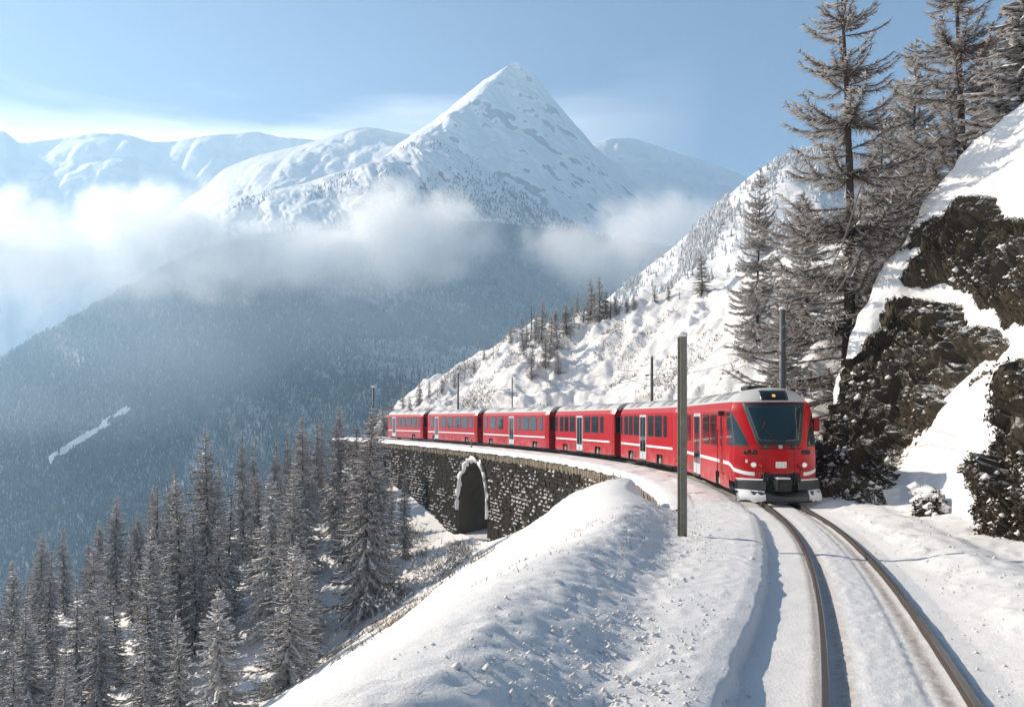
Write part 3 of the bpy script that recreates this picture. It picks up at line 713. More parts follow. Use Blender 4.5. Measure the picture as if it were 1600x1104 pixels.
cl_d = [(1279, 778, 32.4), (1291, 776, 31.2), (1340, 776, 29.4), (1400, 782, 27.2), (1440, 786, 25.4), (1480, 786, 23.6), (1520, 745, 21.6), (1570, 665, 20.2), (1620, 590, 19.0), (1700, 500, 17.5), (1850, 380, 16)]
cl_e = [(1279, 790, 30.6), (1291, 790, 29.4), (1340, 792, 27.4), (1400, 802, 25.0), (1440, 808, 23.4), (1480, 818, 21.4), (1515, 838, 18.6), (1560, 852, 17.0), (1610, 862, 16.0), (1700, 880, 15), (1850, 900, 14)]
cl_f = [(1279, 800, 29.5), (1400, 816, 24.0), (1480, 836, 20.4), (1515, 862, 17.9), (1560, 884, 16.2), (1610, 900, 15.0), (1850, 940, 13.2)]
rows = [[(x, y + 420, d + 6) for x, y, d in cl_sil], [(x, y + 30, d + 1.6) for x, y, d in cl_sil], cl_sil, cl_a, cl_b, cl_c, cl_d, cl_e, cl_f]
G = loft_grid(rows, 1279, 1850, 370, [4, 8, 38, 44, 44, 44, 44, 10], False)
N = normals_of(G)
N_out = N.copy()
am = np.concatenate([np.linspace(.5, .9, 4), np.linspace(.9, 1, 8), np.ones(len(G) - 12)])[:, None]
drift = .55 * fbm(G[..., 0] * .35, G[..., 1] * .35, G[..., 2] * .35, 3, 191) + .10 * fbm(G[..., 0] * 1.3, G[..., 1] * 1.3, G[..., 2] * 1.3, 3, 192)
# outward direction of the loft: towards the track
out = np.cross(np.gradient(G, axis=1), np.gradient(G, axis=0)); out /= np.maximum(np.linalg.norm(out, axis=-1, keepdims=True), 1e-9)
if (out * np.array([-.6, -1, .3])).sum(-1).mean() < 0: out = -out
GC = G + out * (am * drift)[..., None]
land('snowy_cutting', GC, M['snow'], 'steep snow slope of the cutting right of the track', 'slope')
px, py = project(GC)
def outcrop(name, poly, label, seed, amp=.60, soft=22, cat='rock face'):
    edge = 26 * fbm(GC[..., 0] * .8, GC[..., 1] * .8, GC[..., 2] * .8, 4, seed + 9)
    _, sd = poly_mask(px, py, poly, soft)
    m = np.clip(0.5 + (sd + edge) / (2 * soft), 0, 1)
    q = GC
    blocks = ridged(q[..., 0] * .75, q[..., 1] * .75, q[..., 2] * .9, 4, seed) * .62 + fbm(q[..., 0] * 1.9, q[..., 1] * 1.9, q[..., 2] * 1.9, 4, seed + 3) * .42 + .22 * ridged(q[..., 0] * 4.6, q[..., 1] * 4.6, q[..., 2] * 4.6, 2, seed + 5)
    wx = .25 * fbm(q[..., 0] * 1.3, q[..., 1] * 1.3, q[..., 2] * 1.3, 2, seed + 21)
    crag = .55 * cells(q[..., 0] * .75 + wx, q[..., 1] * .75, q[..., 2] * .95 + .3 * q[..., 0] + wx, seed + 31) + .30 * cells(q[..., 0] * 1.9 + wx, q[..., 1] * 1.9, q[..., 2] * 2.3 + wx, seed + 41)
    lift = -.35 + m * (amp + .30) + m * .42 * blocks + m * .62 * crag
    lift = np.maximum(lift, m * .58 - .36 + .05 * blocks)
    R = GC + out * lift[..., None] + np.stack([np.zeros_like(lift)] * 2 + [m * .12 * fbm(q[..., 0] * 3, q[..., 1] * 3, q[..., 2] * 3, 3, seed + 7)], -1)
    keep = (m > .02)
    # one connected patch only
    lab = np.zeros(keep.shape, int); best, bn, cur = 0, 0, 0
    for si, sj in np.argwhere(keep & (m > .9))[::40]:
        if lab[si, sj]: continue
        cur += 1; st = [(si, sj)]; lab[si, sj] = cur; cnt = 0
        while st:
            i, j = st.pop(); cnt += 1
            for a, b in ((i + 1, j), (i - 1, j), (i, j + 1), (i, j - 1)):
                if 0 <= a < keep.shape[0] and 0 <= b < keep.shape[1] and keep[a, b] and not lab[a, b]:
                    lab[a, b] = cur; st.append((a, b))
        if cnt > bn: best, bn = cur, cnt
    keep = lab == best
    f = grid_faces(*GC.shape[:2])
    kf = keep.reshape(-1)[f].all(1)
    f = f[kf]
    used = np.unique(f); remap = np.full(R.shape[0] * R.shape[1], -1); remap[used] = np.arange(len(used))
    V = R.reshape(-1, 3)[used]
    root = link(name, raw_mesh(name, V, remap[f], M['rock'], smooth_shade=False))
    tag(root, label, cat)
    # dry heather and ivy hanging on the face: thousands of tiny leaves, one part
    rng = np.random.default_rng(seed)
    cand = np.argwhere(keep & (m > .30) & (lift > .02))
    pick = cand[rng.integers(0, len(cand), 22000)]
    B = R[pick[:, 0], pick[:, 1]] + out[pick[:, 0], pick[:, 1]] * rng.uniform(.0, .10, (len(pick), 1))
    tuft = vn = fbm(B[:, 0] * 1.1, B[:, 1] * 1.1, B[:, 2] * 1.1, 3, seed + 13)
    B = B[tuft > -.45]; n = len(B)
    d = rng.normal(size=(n, 3)); d[:, 2] -= .5; d /= np.linalg.norm(d, axis=1, keepdims=True)
    e = np.cross(d, rng.normal(size=(n, 3))); e /= np.maximum(np.linalg.norm(e, axis=1, keepdims=True), 1e-6)
    L = rng.uniform(.03, .13, (n, 1)); W = rng.uniform(.008, .03, (n, 1))
    V = np.stack([B - e * W, B + d * L * .6 + e * W, B + d * L, B + d * L * .4 - e * W * 1.4], 1).reshape(-1, 3)
    o = link('heather', raw_mesh('heather', V, np.arange(len(V)).reshape(-1, 4), M['heather'], smooth_shade=False), root); o['kind'] = 'stuff'
    # snow caught in the crevices and on tufts
    pick = cand[rng.integers(0, len(cand), 1300)]
    B = R[pick[:, 0], pick[:, 1]] + out[pick[:, 0], pick[:, 1]] * .05
    keepb = fbm(B[:, 0] * .7, B[:, 1] * .7, B[:, 2] * .7, 3, seed + 17) > np.interp(B[:, 2], [.3, 4.0], [-.25, .22])
    B = B[keepb]; n = len(B)
    s_ = rng.uniform(.02, .10, n) * rng.uniform(.4, 1.2, n) * (1 + 1.6 * (rng.random(n) < .12))
    oc = np.array([(1, 0, 0), (0, 1, 0), (-1, 0, 0), (0, -1, 0), (0, 0, .7), (0, 0, -.5)], float)
    V = (B[:, None] + oc[None] * s_[:, None, None] * rng.uniform(.6, 1.4, (n, 6, 1))).reshape(-1, 3)
    of = np.array([(0, 1, 4), (1, 2, 4), (2, 3, 4), (3, 0, 4), (1, 0, 5), (2, 1, 5), (3, 2, 5), (0, 3, 5)])
    Fc = (np.arange(n)[:, None, None] * 6 + of[None]).reshape(-1, 3)
    o = link('snow_clump', raw_mesh('snow_clump', V, Fc, M['snow_bough']), root); o['kind'] = 'stuff'
    return root
outcrop('rock_outcrop', [(1288, 748), (1293, 690), (1318, 610), (1350, 545), (1392, 482), (1450, 470), (1505, 500), (1550, 512), (1572, 540), (1532, 578), (1488, 600), (1462, 645), (1425, 690), (1398, 742), (1368, 800), (1330, 800), (1275, 800)], 'large dark rock face right beside the train, hung with dry plants and snow', 301)
outcrop('rock_outcrop', [(1412, 432), (1440, 372), (1492, 330), (1552, 318), (1572, 350), (1640, 380), (1680, 430), (1630, 500), (1560, 510), (1540, 455), (1475, 440)], 'smaller dark rock face high on the snow slope, upper one', 321, soft=18)
outcrop('rock_outcrop', [(1532, 850), (1546, 795), (1562, 735), (1592, 672), (1625, 612), (1670, 545), (1760, 470), (1850, 500), (1850, 930), (1610, 876)], 'dark mossy rock nearest the camera at the right edge of the picture', 341)
outcrop('boulder', [(1440, 795), (1446, 776), (1466, 772), (1474, 790), (1462, 800)], 'small snow-topped boulder at the foot of the white slope', 361, amp=.15, soft=8, cat='boulder')

# ------------------------------------------------------------------ track: rails and the wires above
def rail_mesh(u0, name, parent):
    sr = spaced([(2.5, 30, .2), (30, 126, .8)])
    prof = [(-.075, -.165), (-.075, -.150), (-.018, -.125), (-.016, -.045), (-.029, -.032), (-.031, -.006), (-.024, 0.0), (.024, 0.0), (.031, -.006), (.029, -.032), (.016, -.045), (.018, -.125), (.075, -.150), (.075, -.165)]
    V = []
    for (du, dz) in prof:
        x, y = track(sr, u0 + du); V.append(np.stack([x, y, ztrack(sr) + dz], -1))
    V = np.stack(V, 1); nr, npf = V.shape[:2]
    f = grid_faces(nr, npf); mi = np.tile([1 if 5 <= k <= 7 else 0 for k in range(npf - 1)], nr - 1)
    return link(name, raw_mesh(name, V.reshape(-1, 3), f, [M['rail_side'], M['rail_top']], mi, smooth_shade=False), parent)
tr = empty('railway_track', tpoint(6, 0, float(ztrack(6))))
tag(tr, 'narrow gauge track of two rusty rails curving through the snow', 'railway track')
for u0 in (-.535, .535):
    o = rail_mesh(u0, 'rail', tr); o.matrix_parent_inverse = Matrix.Translation(-tr.location)

mb = MB()
for u0 in (-.535, .535):
    for k in range(int((29 - 3) / .62)):
        s_ = 3 + k * .62
        for du in (-.085,):
            p = tpoint(s_, u0 + du, float(ztrack(s_)) - .155); q = tpoint(s_ + .09, u0 + du, float(ztrack(s_ + .09)) - .155); w_ = .035 * (1 if du > 0 else -1)
            p2, q2 = tpoint(s_, u0 + du + w_, p.z), tpoint(s_ + .09, u0 + du + w_, q.z)
            zz_ = Vector((0, 0, .022 + .015 * random.random()))
            mb.hexa([p, p2, q2, q, p + zz_, p2 + zz_ * .6, q2 + zz_ * .6, q + zz_])
o = mb.build('rail_clip', M['rail_side'], tr); o['kind'] = 'stuff'; o.matrix_parent_inverse = Matrix.Translation(-tr.location)

def wire(name, pts_su, r, label):
    mb = MB(); mb.tube([tpoint(s, u, z) for s, u, z in pts_su], r, 5)
    return tag(mb.build(name, M['wire']), label, 'wire', 'overhead wires of the railway')
masts = [(37.5, 2.60, 7.6, .155, 'nearest grey steel mast right behind the driving coach'), (57.5, 2.60, 7.0, .115, 'dark steel mast behind the second and third coach'), (85.0, 2.4, 6.9, .075, 'thin steel mast behind the fourth coach'), (99.5, 2.3, 8.2, .13, 'dark steel mast behind the fifth coach, on the spur foot')]
s_m = [s_of_y(y) for y, *_ in masts]
def sag(s0, s1, z0, dip, u0, u1, n=9):
    return [(s0 + (s1 - s0) * t, u0 + (u1 - u0) * t, z0 - dip * 4 * t * (1 - t)) for t in np.linspace(0, 1, n)]
stops = [s_of_y(12)] + s_m + [s_of_y(119)]
pts1, pts2 = [], []
for a, b in zip(stops[:-1], stops[1:]):
    pts1 += sag(a, b, 5.15, .02, .1, -.1)[:-1]; pts2 += sag(a, b, 6.1, .55, .1, -.1)[:-1]
wire('contact_wire', pts1, .012, 'lower of the two thin wires strung above the train')
wire('catenary_wire', pts2, .012, 'upper sagging wire strung above the train from mast to mast')
for (y, u, ztop, r, lab), s in zip(masts, s_m):
    b = tpoint(s, u, -.6)
    root = empty('catenary_mast', b, -heading(s))
    tag(root, lab, 'mast', 'masts carrying the overhead line')
    h = ztop + .6
    mb = MB(); mb.tube([(0, 0, 0), (0, 0, h * .5), (0, 0, h)], [r, r * .95, r * .85], 10); mb.build('pole', M['pole_grey'], root, True)
    mb = MB(); mb.tube([(0, 0, h), (0, 0, h + .10), (0, 0, h + .16)], [r * 1.1, r * .9, .02], 10); mb.build('snow_cap', M['snow_bough'], root, True)
    mb = MB(); mb.tube([(0, 0, 6.35), (-u + .1, 0, 6.2)], .018, 6); mb.tube([(0, 0, 5.5), (-u + .4, 0, 6.18)], .016, 6); mb.tube([(-u + .9, 0, 5.7), (-u, 0, 5.3)], .012, 6)
    mb.build('bracket_arm', M['pole_grey'], root, True)
    mb = MB()
    for k in range(4): mb.tube([(-.25 - k * .06, 0, 6.33), (-.28 - k * .06, 0, 6.33)], .06, 8)
    mb.build('insulator', M['rail_side'], root, True)
# far mast on the valley side, left of the last coach
b = at(583, 700, 116.0)
root = empty('catenary_mast', (b[0], b[1], -2.0), -.6)
tag(root, 'steel mast left of the last coach, with its arms reaching over the line', 'mast', 'masts carrying the overhead line')
mb = MB(); mb.tube([(0, 0, 0), (0, 0, 9.1)], [.15, .12], 8); mb.build('pole', M['pole_grey'], root, True)
mb = MB()
for z in (7.1, 7.9, 8.8): mb.tube([(0, 0, z), (4.3, 0, z + .1)], .035, 6)
mb.build('bracket_arm', M['pole_grey'], root, True)
mb = MB(); mb.bbox(-.2, .2, -.2, .2, 9.05, 9.3, .05); mb.build('snow_cap', M['snow_bough'], root)

# near post of old H-section steel
pb = at(1066, 838, 17.2)
zg = float(terrain(s_of_y(17.0), -2.8))
root = empty('steel_post', (pb[0], pb[1], zg - .25), .22)
tag(root, 'weathered grey-brown steel post standing alone in the snow before the train', 'post')
H = 2.7 + (654 - 526) / 1300 * 17.2 - (zg - .25)
mb = MB(); w = .075
for y0 in (-w, w - .018): mb.bbox(-w, w, y0, y0 + .018, 0, H, .003)
mb.build('flange', M['pole_old'], root)
mb = MB(); mb.box(-.010, .010, -w + .018, w - .018, 0, H - .004); mb.build('web', M['pole_old'], root)
mb = MB(); mb.rings([[(math.cos(a) * r_, math.sin(a) * r_, H + z_) for a in np.linspace(0, 2 * math.pi, 13)[:-1]] for r_, z_ in ((.10, 0), (.115, .03), (.10, .07), (.05, .10), (.01, .11))], 0, True)
mb.build('snow_cap', M['snow_bough'], root, True)

# ------------------------------------------------------------------ viaduct
via = empty('viaduct', tpoint(S_WALL0, 0, 0))
tag(via, 'old dark stone viaduct with one arch, carrying the train round the curve', 'viaduct')
VINV = Matrix.Translation(-via.location)
def vpart(o):
    o.parent = via; o.matrix_parent_inverse = VINV; return o
Z_TOP = -.50
sv = np.arange(S_WALL0, S_WALL1, .4)
def arch_z(s):
    a = np.abs(s - S_ARCH)
    return Z_SPRING + math.sqrt(max(R_ARCH ** 2 - a * a, 0)) if a < R_ARCH else None
def wpt(s, z, off=0.0, batter=0.035):
    return tpoint(s, U_WALL - off - batter * (Z_TOP - z), z)
mb = MB()
edges = sorted(set([float(s) for s in sv if abs(s - S_ARCH) > R_ARCH + .05] + [S_ARCH - R_ARCH, S_ARCH + R_ARCH] + [S_ARCH - R_ARCH * math.cos(a) for a in np.linspace(0, math.pi, 25)]))
for a, b in zip(edges[:-1], edges[1:]):
    za = arch_z(a) if abs(a - S_ARCH) <= R_ARCH else None; zb = arch_z(b) if abs(b - S_ARCH) <= R_ARCH else None
    inside = abs((a + b) / 2 - S_ARCH) < R_ARCH
    ba = (za if za is not None else Z_SPRING) if inside else float(zfoot(a)) - 1.5
    bb = (zb if zb is not None else Z_SPRING) if inside else float(zfoot(b)) - 1.5
    n = 4
    for k in range(n):
        mb.quad(wpt(a, ba + (Z_TOP - ba) * k / n), wpt(b, bb + (Z_TOP - bb) * k / n), wpt(b, bb + (Z_TOP - bb) * (k + 1) / n), wpt(a, ba + (Z_TOP - ba) * (k + 1) / n))
for a, b in zip(edges[:-1], edges[1:]):     # top of the masonry and the uphill face
    mb.quad(tpoint(a, U_WALL, Z_TOP), tpoint(b, U_WALL, Z_TOP), tpoint(b, 3.3, Z_TOP), tpoint(a, 3.3, Z_TOP))
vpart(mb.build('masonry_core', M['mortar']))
# barrel of the arch with jambs, as courses of vault stones
mb = MB()
path = [(S_ARCH - R_ARCH, -11.5)] + [(S_ARCH - R_ARCH, z) for z in (-10.4, -9.3, -8.2, -7.2)] + [(S_ARCH - R_ARCH * math.cos(a), Z_SPRING + R_ARCH * math.sin(a)) for a in np.linspace(0, math.pi, 23)] + [(S_ARCH + R_ARCH, z) for z in (-7.2, -8.2, -9.3, -10.4, -11.5)]
for (a, za), (b, zb) in zip(path[:-1], path[1:]):
    mb.quad(wpt(a, za, -.02), wpt(b, zb, -.02), tpoint(b, 3.3, zb), tpoint(a, 3.3, za))
vpart(mb.build('vault', M['vault']))
rng = np.random.default_rng(77)
mbv = MB(); nst = 0
for (a, za), (b, zb) in zip(path[3:-4], path[4:-3]):
    u = U_WALL + .25
    while u < 2.9:
        L = rng.uniform(.5, .95); g = .02
        nrm = Vector((S_ARCH - (a + b) / 2, 0, max(Z_SPRING - (za + zb) / 2, 0) * 1.0)); nl = nrm.length or 1
        ds, dz = nrm.x / nl * .05 * rng.uniform(.3, 1.4), nrm.z / nl * .05 * rng.uniform(.3, 1.4)
        fa, fb = .06, .94
        q = [(a + (b - a) * t, za + (zb - za) * t) for t in (fa, fb)]
        p8 = [tpoint(q[0][0], u + g, q[0][1]), tpoint(q[1][0], u + g, q[1][1]), tpoint(q[1][0], u + L, q[1][1]), tpoint(q[0][0], u + L, q[0][1])]
        p8 += [tpoint(q[0][0] + ds, u + g, q[0][1] + dz), tpoint(q[1][0] + ds, u + g, q[1][1] + dz), tpoint(q[1][0] + ds, u + L, q[1][1] + dz), tpoint(q[0][0] + ds, u + L, q[0][1] + dz)]
        mbv.hexa(p8); u += L + .02
o = vpart(mbv.build('vault_stone', M['vault'])); o['kind'] = 'stuff'
# face stones, course by course
cands = []
H_C = .30
zc_ = Z_TOP - .62
row = 0
while zc_ > -11.5:
    h = H_C * rng.uniform(.85, 1.15)
    s = S_WALL0 + rng.uniform(0, .6)
    while s < S_WALL1 - 1:
        L = rng.uniform(.30, .95)
        mid = s + L / 2
        if zc_ > zfoot(mid) - .3:
            da = abs(mid - S_ARCH)
            blocked = False
            if zc_ - h < Z_SPRING + math.sqrt(max((R_ARCH + .55) ** 2 - da * da, 0)) and da < R_ARCH + .55 and zc_ - h * .5 > Z_SPRING: blocked = True
            if zc_ - h * .5 <= Z_SPRING and da < R_ARCH + L / 2 + .02: blocked = True
            if not blocked: cands.append((s, L, zc_ - h, h))
        s += L
    zc_ -= h; row += 1
def stone_pts(s, L, z0, h, pr, g=.018):
    j = lambda a=.02: rng.uniform(-a, a)
    sa, sb, za, zb = s + g, s + L - g, z0 + g, z0 + h - g
    back = [wpt(sa, za, -.03), wpt(sb, za, -.03), wpt(sb, zb, -.03), wpt(sa, zb, -.03)]
    front = [wpt(sa + .03 + j(), za + .02 + j(), pr + j(.025)), wpt(sb - .03 + j(), za + .02 + j(), pr + j(.025)), wpt(sb - .03 + j(), zb - .02 + j(), pr * .85 + j(.025)), wpt(sa + .03 + j(), zb - .02 + j(), pr * .85 + j(.025))]
    return back + front
def seen_size(s, L, z, h):
    p = wpt(s + L / 2, z)
    return L * h / (p.y * p.y) * (1 if 0 else 1)
order = sorted(range(len(cands)), key=lambda i: -seen_size(*[cands[i][k] for k in (0, 1, 2, 3)]))
big = set([i for i in order if cands[i][2] > zfoot(cands[i][0]) + .1][:300])
mbs = MB(); ledge = []
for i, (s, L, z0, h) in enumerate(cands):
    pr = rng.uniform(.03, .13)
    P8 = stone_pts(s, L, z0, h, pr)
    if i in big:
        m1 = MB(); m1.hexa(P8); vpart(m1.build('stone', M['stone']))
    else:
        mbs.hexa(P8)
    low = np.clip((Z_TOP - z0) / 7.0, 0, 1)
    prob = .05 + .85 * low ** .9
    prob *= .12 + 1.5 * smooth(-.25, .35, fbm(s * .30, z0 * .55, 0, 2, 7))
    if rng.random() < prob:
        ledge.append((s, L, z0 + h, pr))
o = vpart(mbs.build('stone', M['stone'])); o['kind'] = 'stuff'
# snow lying on the ledges of the stones
V, Fc = [], []
for s, L, z, pr in ledge:
    k = rng.integers(1, 3)
    for _ in range(k):
        c = s + rng.uniform(.1, .9) * L; r = rng.uniform(.05, .24) * rng.uniform(.5, 1.1); hh = rng.uniform(.05, .20); dp = pr + rng.uniform(.03, .12)
        n0 = len(V)
        for a in range(6):
            an = a * math.pi / 3; V.append(wpt(c + math.cos(an) * r * rng.uniform(.7, 1.2), z - .03 + (.02 if a in (1, 2) else 0), dp * .55 + math.sin(an) * dp * .6))
        V.append(wpt(c + rng.uniform(-.3, .3) * r, z + hh, dp * .35)); V.append(wpt(c, z - .08, dp * .4))
        for a in range(6):
            b_ = (a + 1) % 6; Fc.append((n0 + a, n0 + b_, n0 + 6)); Fc.append((n0 + b_, n0 + a, n0 + 7))
o = vpart(link('ledge_snow', raw_mesh('ledge_snow', np.array([tuple(v) for v in V]), np.array(Fc), M['snow_bough']))); o['kind'] = 'stuff'
# ring of arch stones with a thick snow collar
for k in range(27):
    a0, a1 = math.pi * k / 27 + .012, math.pi * (k + 1) / 27 - .012
    ro = R_ARCH + .62 + .1 * (k % 2)
    P = [(S_ARCH - R_ARCH * math.cos(a0), Z_SPRING + R_ARCH * math.sin(a0)), (S_ARCH - R_ARCH * math.cos(a1), Z_SPRING + R_ARCH * math.sin(a1)), (S_ARCH - ro * math.cos(a1), Z_SPRING + ro * math.sin(a1)), (S_ARCH - ro * math.cos(a0), Z_SPRING + ro * math.sin(a0))]
    m1 = MB(); pr = rng.uniform(.10, .16)
    m1.hexa([wpt(s, z, -.05) for s, z in P] + [wpt(s, z, pr) for s, z in P]); vpart(m1.build('arch_stone', M['stone']))
na, nb = 90, 9
V = np.zeros((na, nb, 3))
for i in range(na):
    a = math.pi * (-.06 + 1.12 * i / (na - 1))
    for j in range(nb):
        t = j / (nb - 1)
        nz = float(vnoise(i * .33, j * .5, 0, 15)) * .12; w0 = -.08 + nz * .8 - (.22 * abs(vnoise(i * 1.3, 0, 0, 17)) if j == 0 else 0)
        r_ = R_ARCH + w0 + t * (.46 + nz * 1.6)
        zz = Z_SPRING + r_ * math.sin(a) if 0 <= a <= math.pi else Z_SPRING - abs(math.sin(a)) * R_ARCH
        V[i, j] = wpt(S_ARCH - r_ * math.cos(a), zz, .08 + .24 * math.sin(math.pi * min(max(t, .0), 1)) ** .6 + nz * .8)
o = vpart(link('arch_snow', raw_mesh('arch_snow', V.reshape(-1, 3), grid_faces(na, nb), M['snow'])))
# coping: slabs, row of upright corbel stones, icicles
s = S_WALL0; ncop = 0
while s < S_WALL1 - 1.2:
    L = rng.uniform(.95, 1.25); m1 = MB()
    P = []
    for z in (Z_TOP, Z_TOP + .24):
        P += [tpoint(s + .012, -3.62 - rng.uniform(0, .04), z), tpoint(s + L - .012, -3.62 - rng.uniform(0, .04), z), tpoint(s + L - .012, -3.0, z), tpoint(s + .012, -3.0, z)]
    m1.hexa(P); vpart(m1.build('coping_stone', M['corbel'])); s += L
s = S_WALL0; k = 0
step = (S_WALL1 - S_WALL0 - 1) / 298
while k < 298:
    hh = rng.uniform(.38, .62); pr = .10 + rng.uniform(0, .09); m1 = MB(); g = .02
    m1.hexa([wpt(s + g, Z_TOP - hh, -.05), wpt(s + step - g, Z_TOP - hh, -.05), wpt(s + step - g, Z_TOP, -.05), wpt(s + g, Z_TOP, -.05), wpt(s + g, Z_TOP - hh, pr * .6), wpt(s + step - g, Z_TOP - hh, pr * .6), wpt(s + step - g, Z_TOP - .004, pr), wpt(s + g, Z_TOP - .004, pr)])
    vpart(m1.build('corbel_stone', M['corbel'])); s += step; k += 1
mbi = MB()
s = S_WALL0 + 1
while s < S_WALL1 - 2:
    L = rng.uniform(.12, .7) * (1.0 if rng.random() < .5 else .5); r = rng.uniform(.015, .035)
    p = tpoint(s, -3.64, Z_TOP + .02)
    mbi.tube([p, p + Vector((0, 0, -L * .5)), p + Vector((0, 0, -L))], [r, r * .6, .003], 4); s += rng.uniform(.12, .6)
o = vpart(mbi.build('icicle', M['ice'])); o['kind'] = 'stuff'
# snow on the deck
sd_ = spaced([(S_CUT, 60, .25), (60, S_WALL1, .5)]); ud = np.sort(np.concatenate([np.linspace(-3.75, -1.2, 26), np.linspace(-1.15, 1.15, 30), np.linspace(1.3, 3.7, 12)]))
SD, UD = np.meshgrid(sd_, ud, indexing='ij'); XD, YD = track(SD, UD)
jag = .10 * fbm(SD * 1.3, SD * 0, 0, 3, 201) * smooth(-3.3, -3.7, UD)
ZD = bed(SD, UD) + .03 * fbm(XD * 1.5, YD * 1.5, 0, 3, 202) + jag - .10 * smooth(.05, .5, fbm(SD * 2.4, UD * 1.1, 0, 2, 203)) * smooth(-1.4, -1.7, UD) * (1 - smooth(-3.1, -3.4, UD)) * smooth(33, 38, SD)
me = raw_mesh('deck_snow', np.stack([XD, YD, ZD], -1).reshape(-1, 3), grid_faces(len(sd_), len(ud)), M['snow_near'])
a_ = me.attributes.new('dirt', 'FLOAT', 'POINT'); a_.data.foreach_set('value', (.9 * np.exp(-((np.abs(UD) - 1.1) / .35) ** 2)).astype(np.float32).ravel())
vpart(link('deck_snow', me))
sd_ = spaced([(S_WALL0 - .1, S_CUT + .3, .15)]); ud = np.linspace(-3.75, -2.65, 14)
SD, UD = np.meshgrid(sd_, ud, indexing='ij'); XD, YD = track(SD, UD)
edge_z = ztrack(SD) + np.interp(UD, [-3.75, -3.68, -3.55, -3.3, -2.8, -2.65], [-.36, -.16, -.02, .06, .05, -.03]) + .10 * fbm(SD * 1.3, SD * 0, 0, 3, 201) * smooth(-3.3, -3.7, UD) + .03 * fbm(XD * 1.5, YD * 1.5, 0, 3, 202)
me = raw_mesh('deck_snow', np.stack([XD, YD, edge_z], -1).reshape(-1, 3), grid_faces(len(sd_), len(ud)), M['snow_near'])
vpart(link('deck_snow', me))
# marker post on the coping
p = tpoint(s_of_y(81.5), -3.4, -.2)
mpo = MB(); mpo.bbox(p.x - .07, p.x + .07, p.y - .07, p.y + .07, -.2, .75, .012)
tag(mpo.build('marker_post', M['pole_old']), 'short dark marker post on the snowy viaduct edge', 'post')

# ------------------------------------------------------------------ the train
W2 = 1.325
SEC = [(W2 - .02, .32), (W2, .40), (W2, .80), (W2, 1.13), (W2, 1.25), (W2, 1.7), (W2, 2.92), (W2 - .02, 3.04), (1.19, 3.28)]
ROOF = [(1.19, 3.28), (1.06, 3.42), (.88, 3.58), (.62, 3.69), (.3, 3.74), (0, 3.755)]
def car_shell(L, root, y0=0.0, ends=(True, True), notches=()):
    """red side walls (both sides) between y0 and L, skirt cut away over the bogies; ends drawn in"""
    red, end = MB(), MB()
    ys = sorted(set([y0, y0 + .28, y0 + .55, L - .55, L - .28, L] + [v for n in notches for v in n] + list(np.linspace(y0 + .55, L - .55, 9))))
    def inset(y):
        a = max(0, 1 - (y - y0) / .55) if ends[0] else 0
        b = max(0, 1 - (L - y) / .55) if ends[1] else 0
        return .12 * max(a, b) ** 1.5
    for sx in (-1, 1):
        for a, b in zip(ys[:-1], ys[1:]):
            cut = any(n0 - 1e-6 <= a and b <= n1 + 1e-6 for n0, n1 in notches)
            for k in range(len(SEC) - 1):
                if cut and SEC[k + 1][1] <= .81: continue
                (xa, za), (xb, zb) = SEC[k], SEC[k + 1]
                q = [(sx * (xa - inset(a)), a, za), (sx * (xa - inset(b)), b, za), (sx * (xb - inset(b)), b, zb), (sx * (xb - inset(a)), a, zb)]
                red.quad(*(q if sx > 0 else q[::-1]))
    for a, b in zip(ys[:-1], ys[1:]):
        red.quad((-(1.19 - inset(a)), a, 3.28), (1.19 - inset(a), a, 3.28), (1.19 - inset(b), b, 3.28), (-(1.19 - inset(b)), b, 3.28))
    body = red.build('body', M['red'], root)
    rf = MB()
    ry = [y for y in ys]
    full = [(-x, z) for x, z in ROOF] + [(x, z) for x, z in ROOF[-2::-1]]
    for a, b in zip(ry[:-1], ry[1:]):
        for (xa, za), (xb, zb) in zip(full[:-1], full[1:]):
            ka = lambda x, y: x * (1 - inset(y) / W2)
            rf.quad((ka(xa, a), a, za + .002), (ka(xb, a), a, zb + .002), (ka(xb, b), b, zb + .002), (ka(xa, b), b, za + .002))
    for e, y in ((ends[0], y0), (ends[1], L)):
        if e: rf.poly([(x * (1 - .12 / W2), y, z) for x, z in full][::(1 if y == y0 else -1)])
    rf.build('roof', M['roof'], root, False)
    for e, y in ((ends[0], y0), (ends[1], L)):
        if e:
            P = [(-(x - .12), y, z) for x, z in SEC] + [((x - .12), y, z) for x, z in SEC[::-1]]
            end.poly(P if y == y0 else P[::-1])
    for f_ in end.f:
        e1 = MB(); e1.poly([end.v[i] for i in f_]); e1.build('end_wall', M['red_dull'], root)
    return inset
def side_panel(mb, y0, y1, z0, z1, proud, thick=.02, r=.05, m=0, x=-W2):
    """rounded-corner plate on the left side wall"""
    pts = []
    for (cy_, cz, a0) in ((y0 + r, z0 + r, math.pi), (y1 - r, z0 + r, 1.5 * math.pi), (y1 - r, z1 - r, 0), (y0 + r, z1 - r, .5 * math.pi)):
        for k in range(4): pts.append((cy_ + math.cos(a0 + k * math.pi / 6) * r, cz + math.sin(a0 + k * math.pi / 6) * r))
    n = len(mb.v); K = len(pts)
    mb.v += [(x - proud, y, z) for y, z in pts] + [(x - proud + thick, y, z) for y, z in pts]
    mb.f.append(tuple(n + i for i in range(K))[::-1]); mb.m.append(m)
    for i in range(K):
        j = (i + 1) % K; mb.f.append((n + i, n + j, n + K + j, n + K + i)); mb.m.append(m)
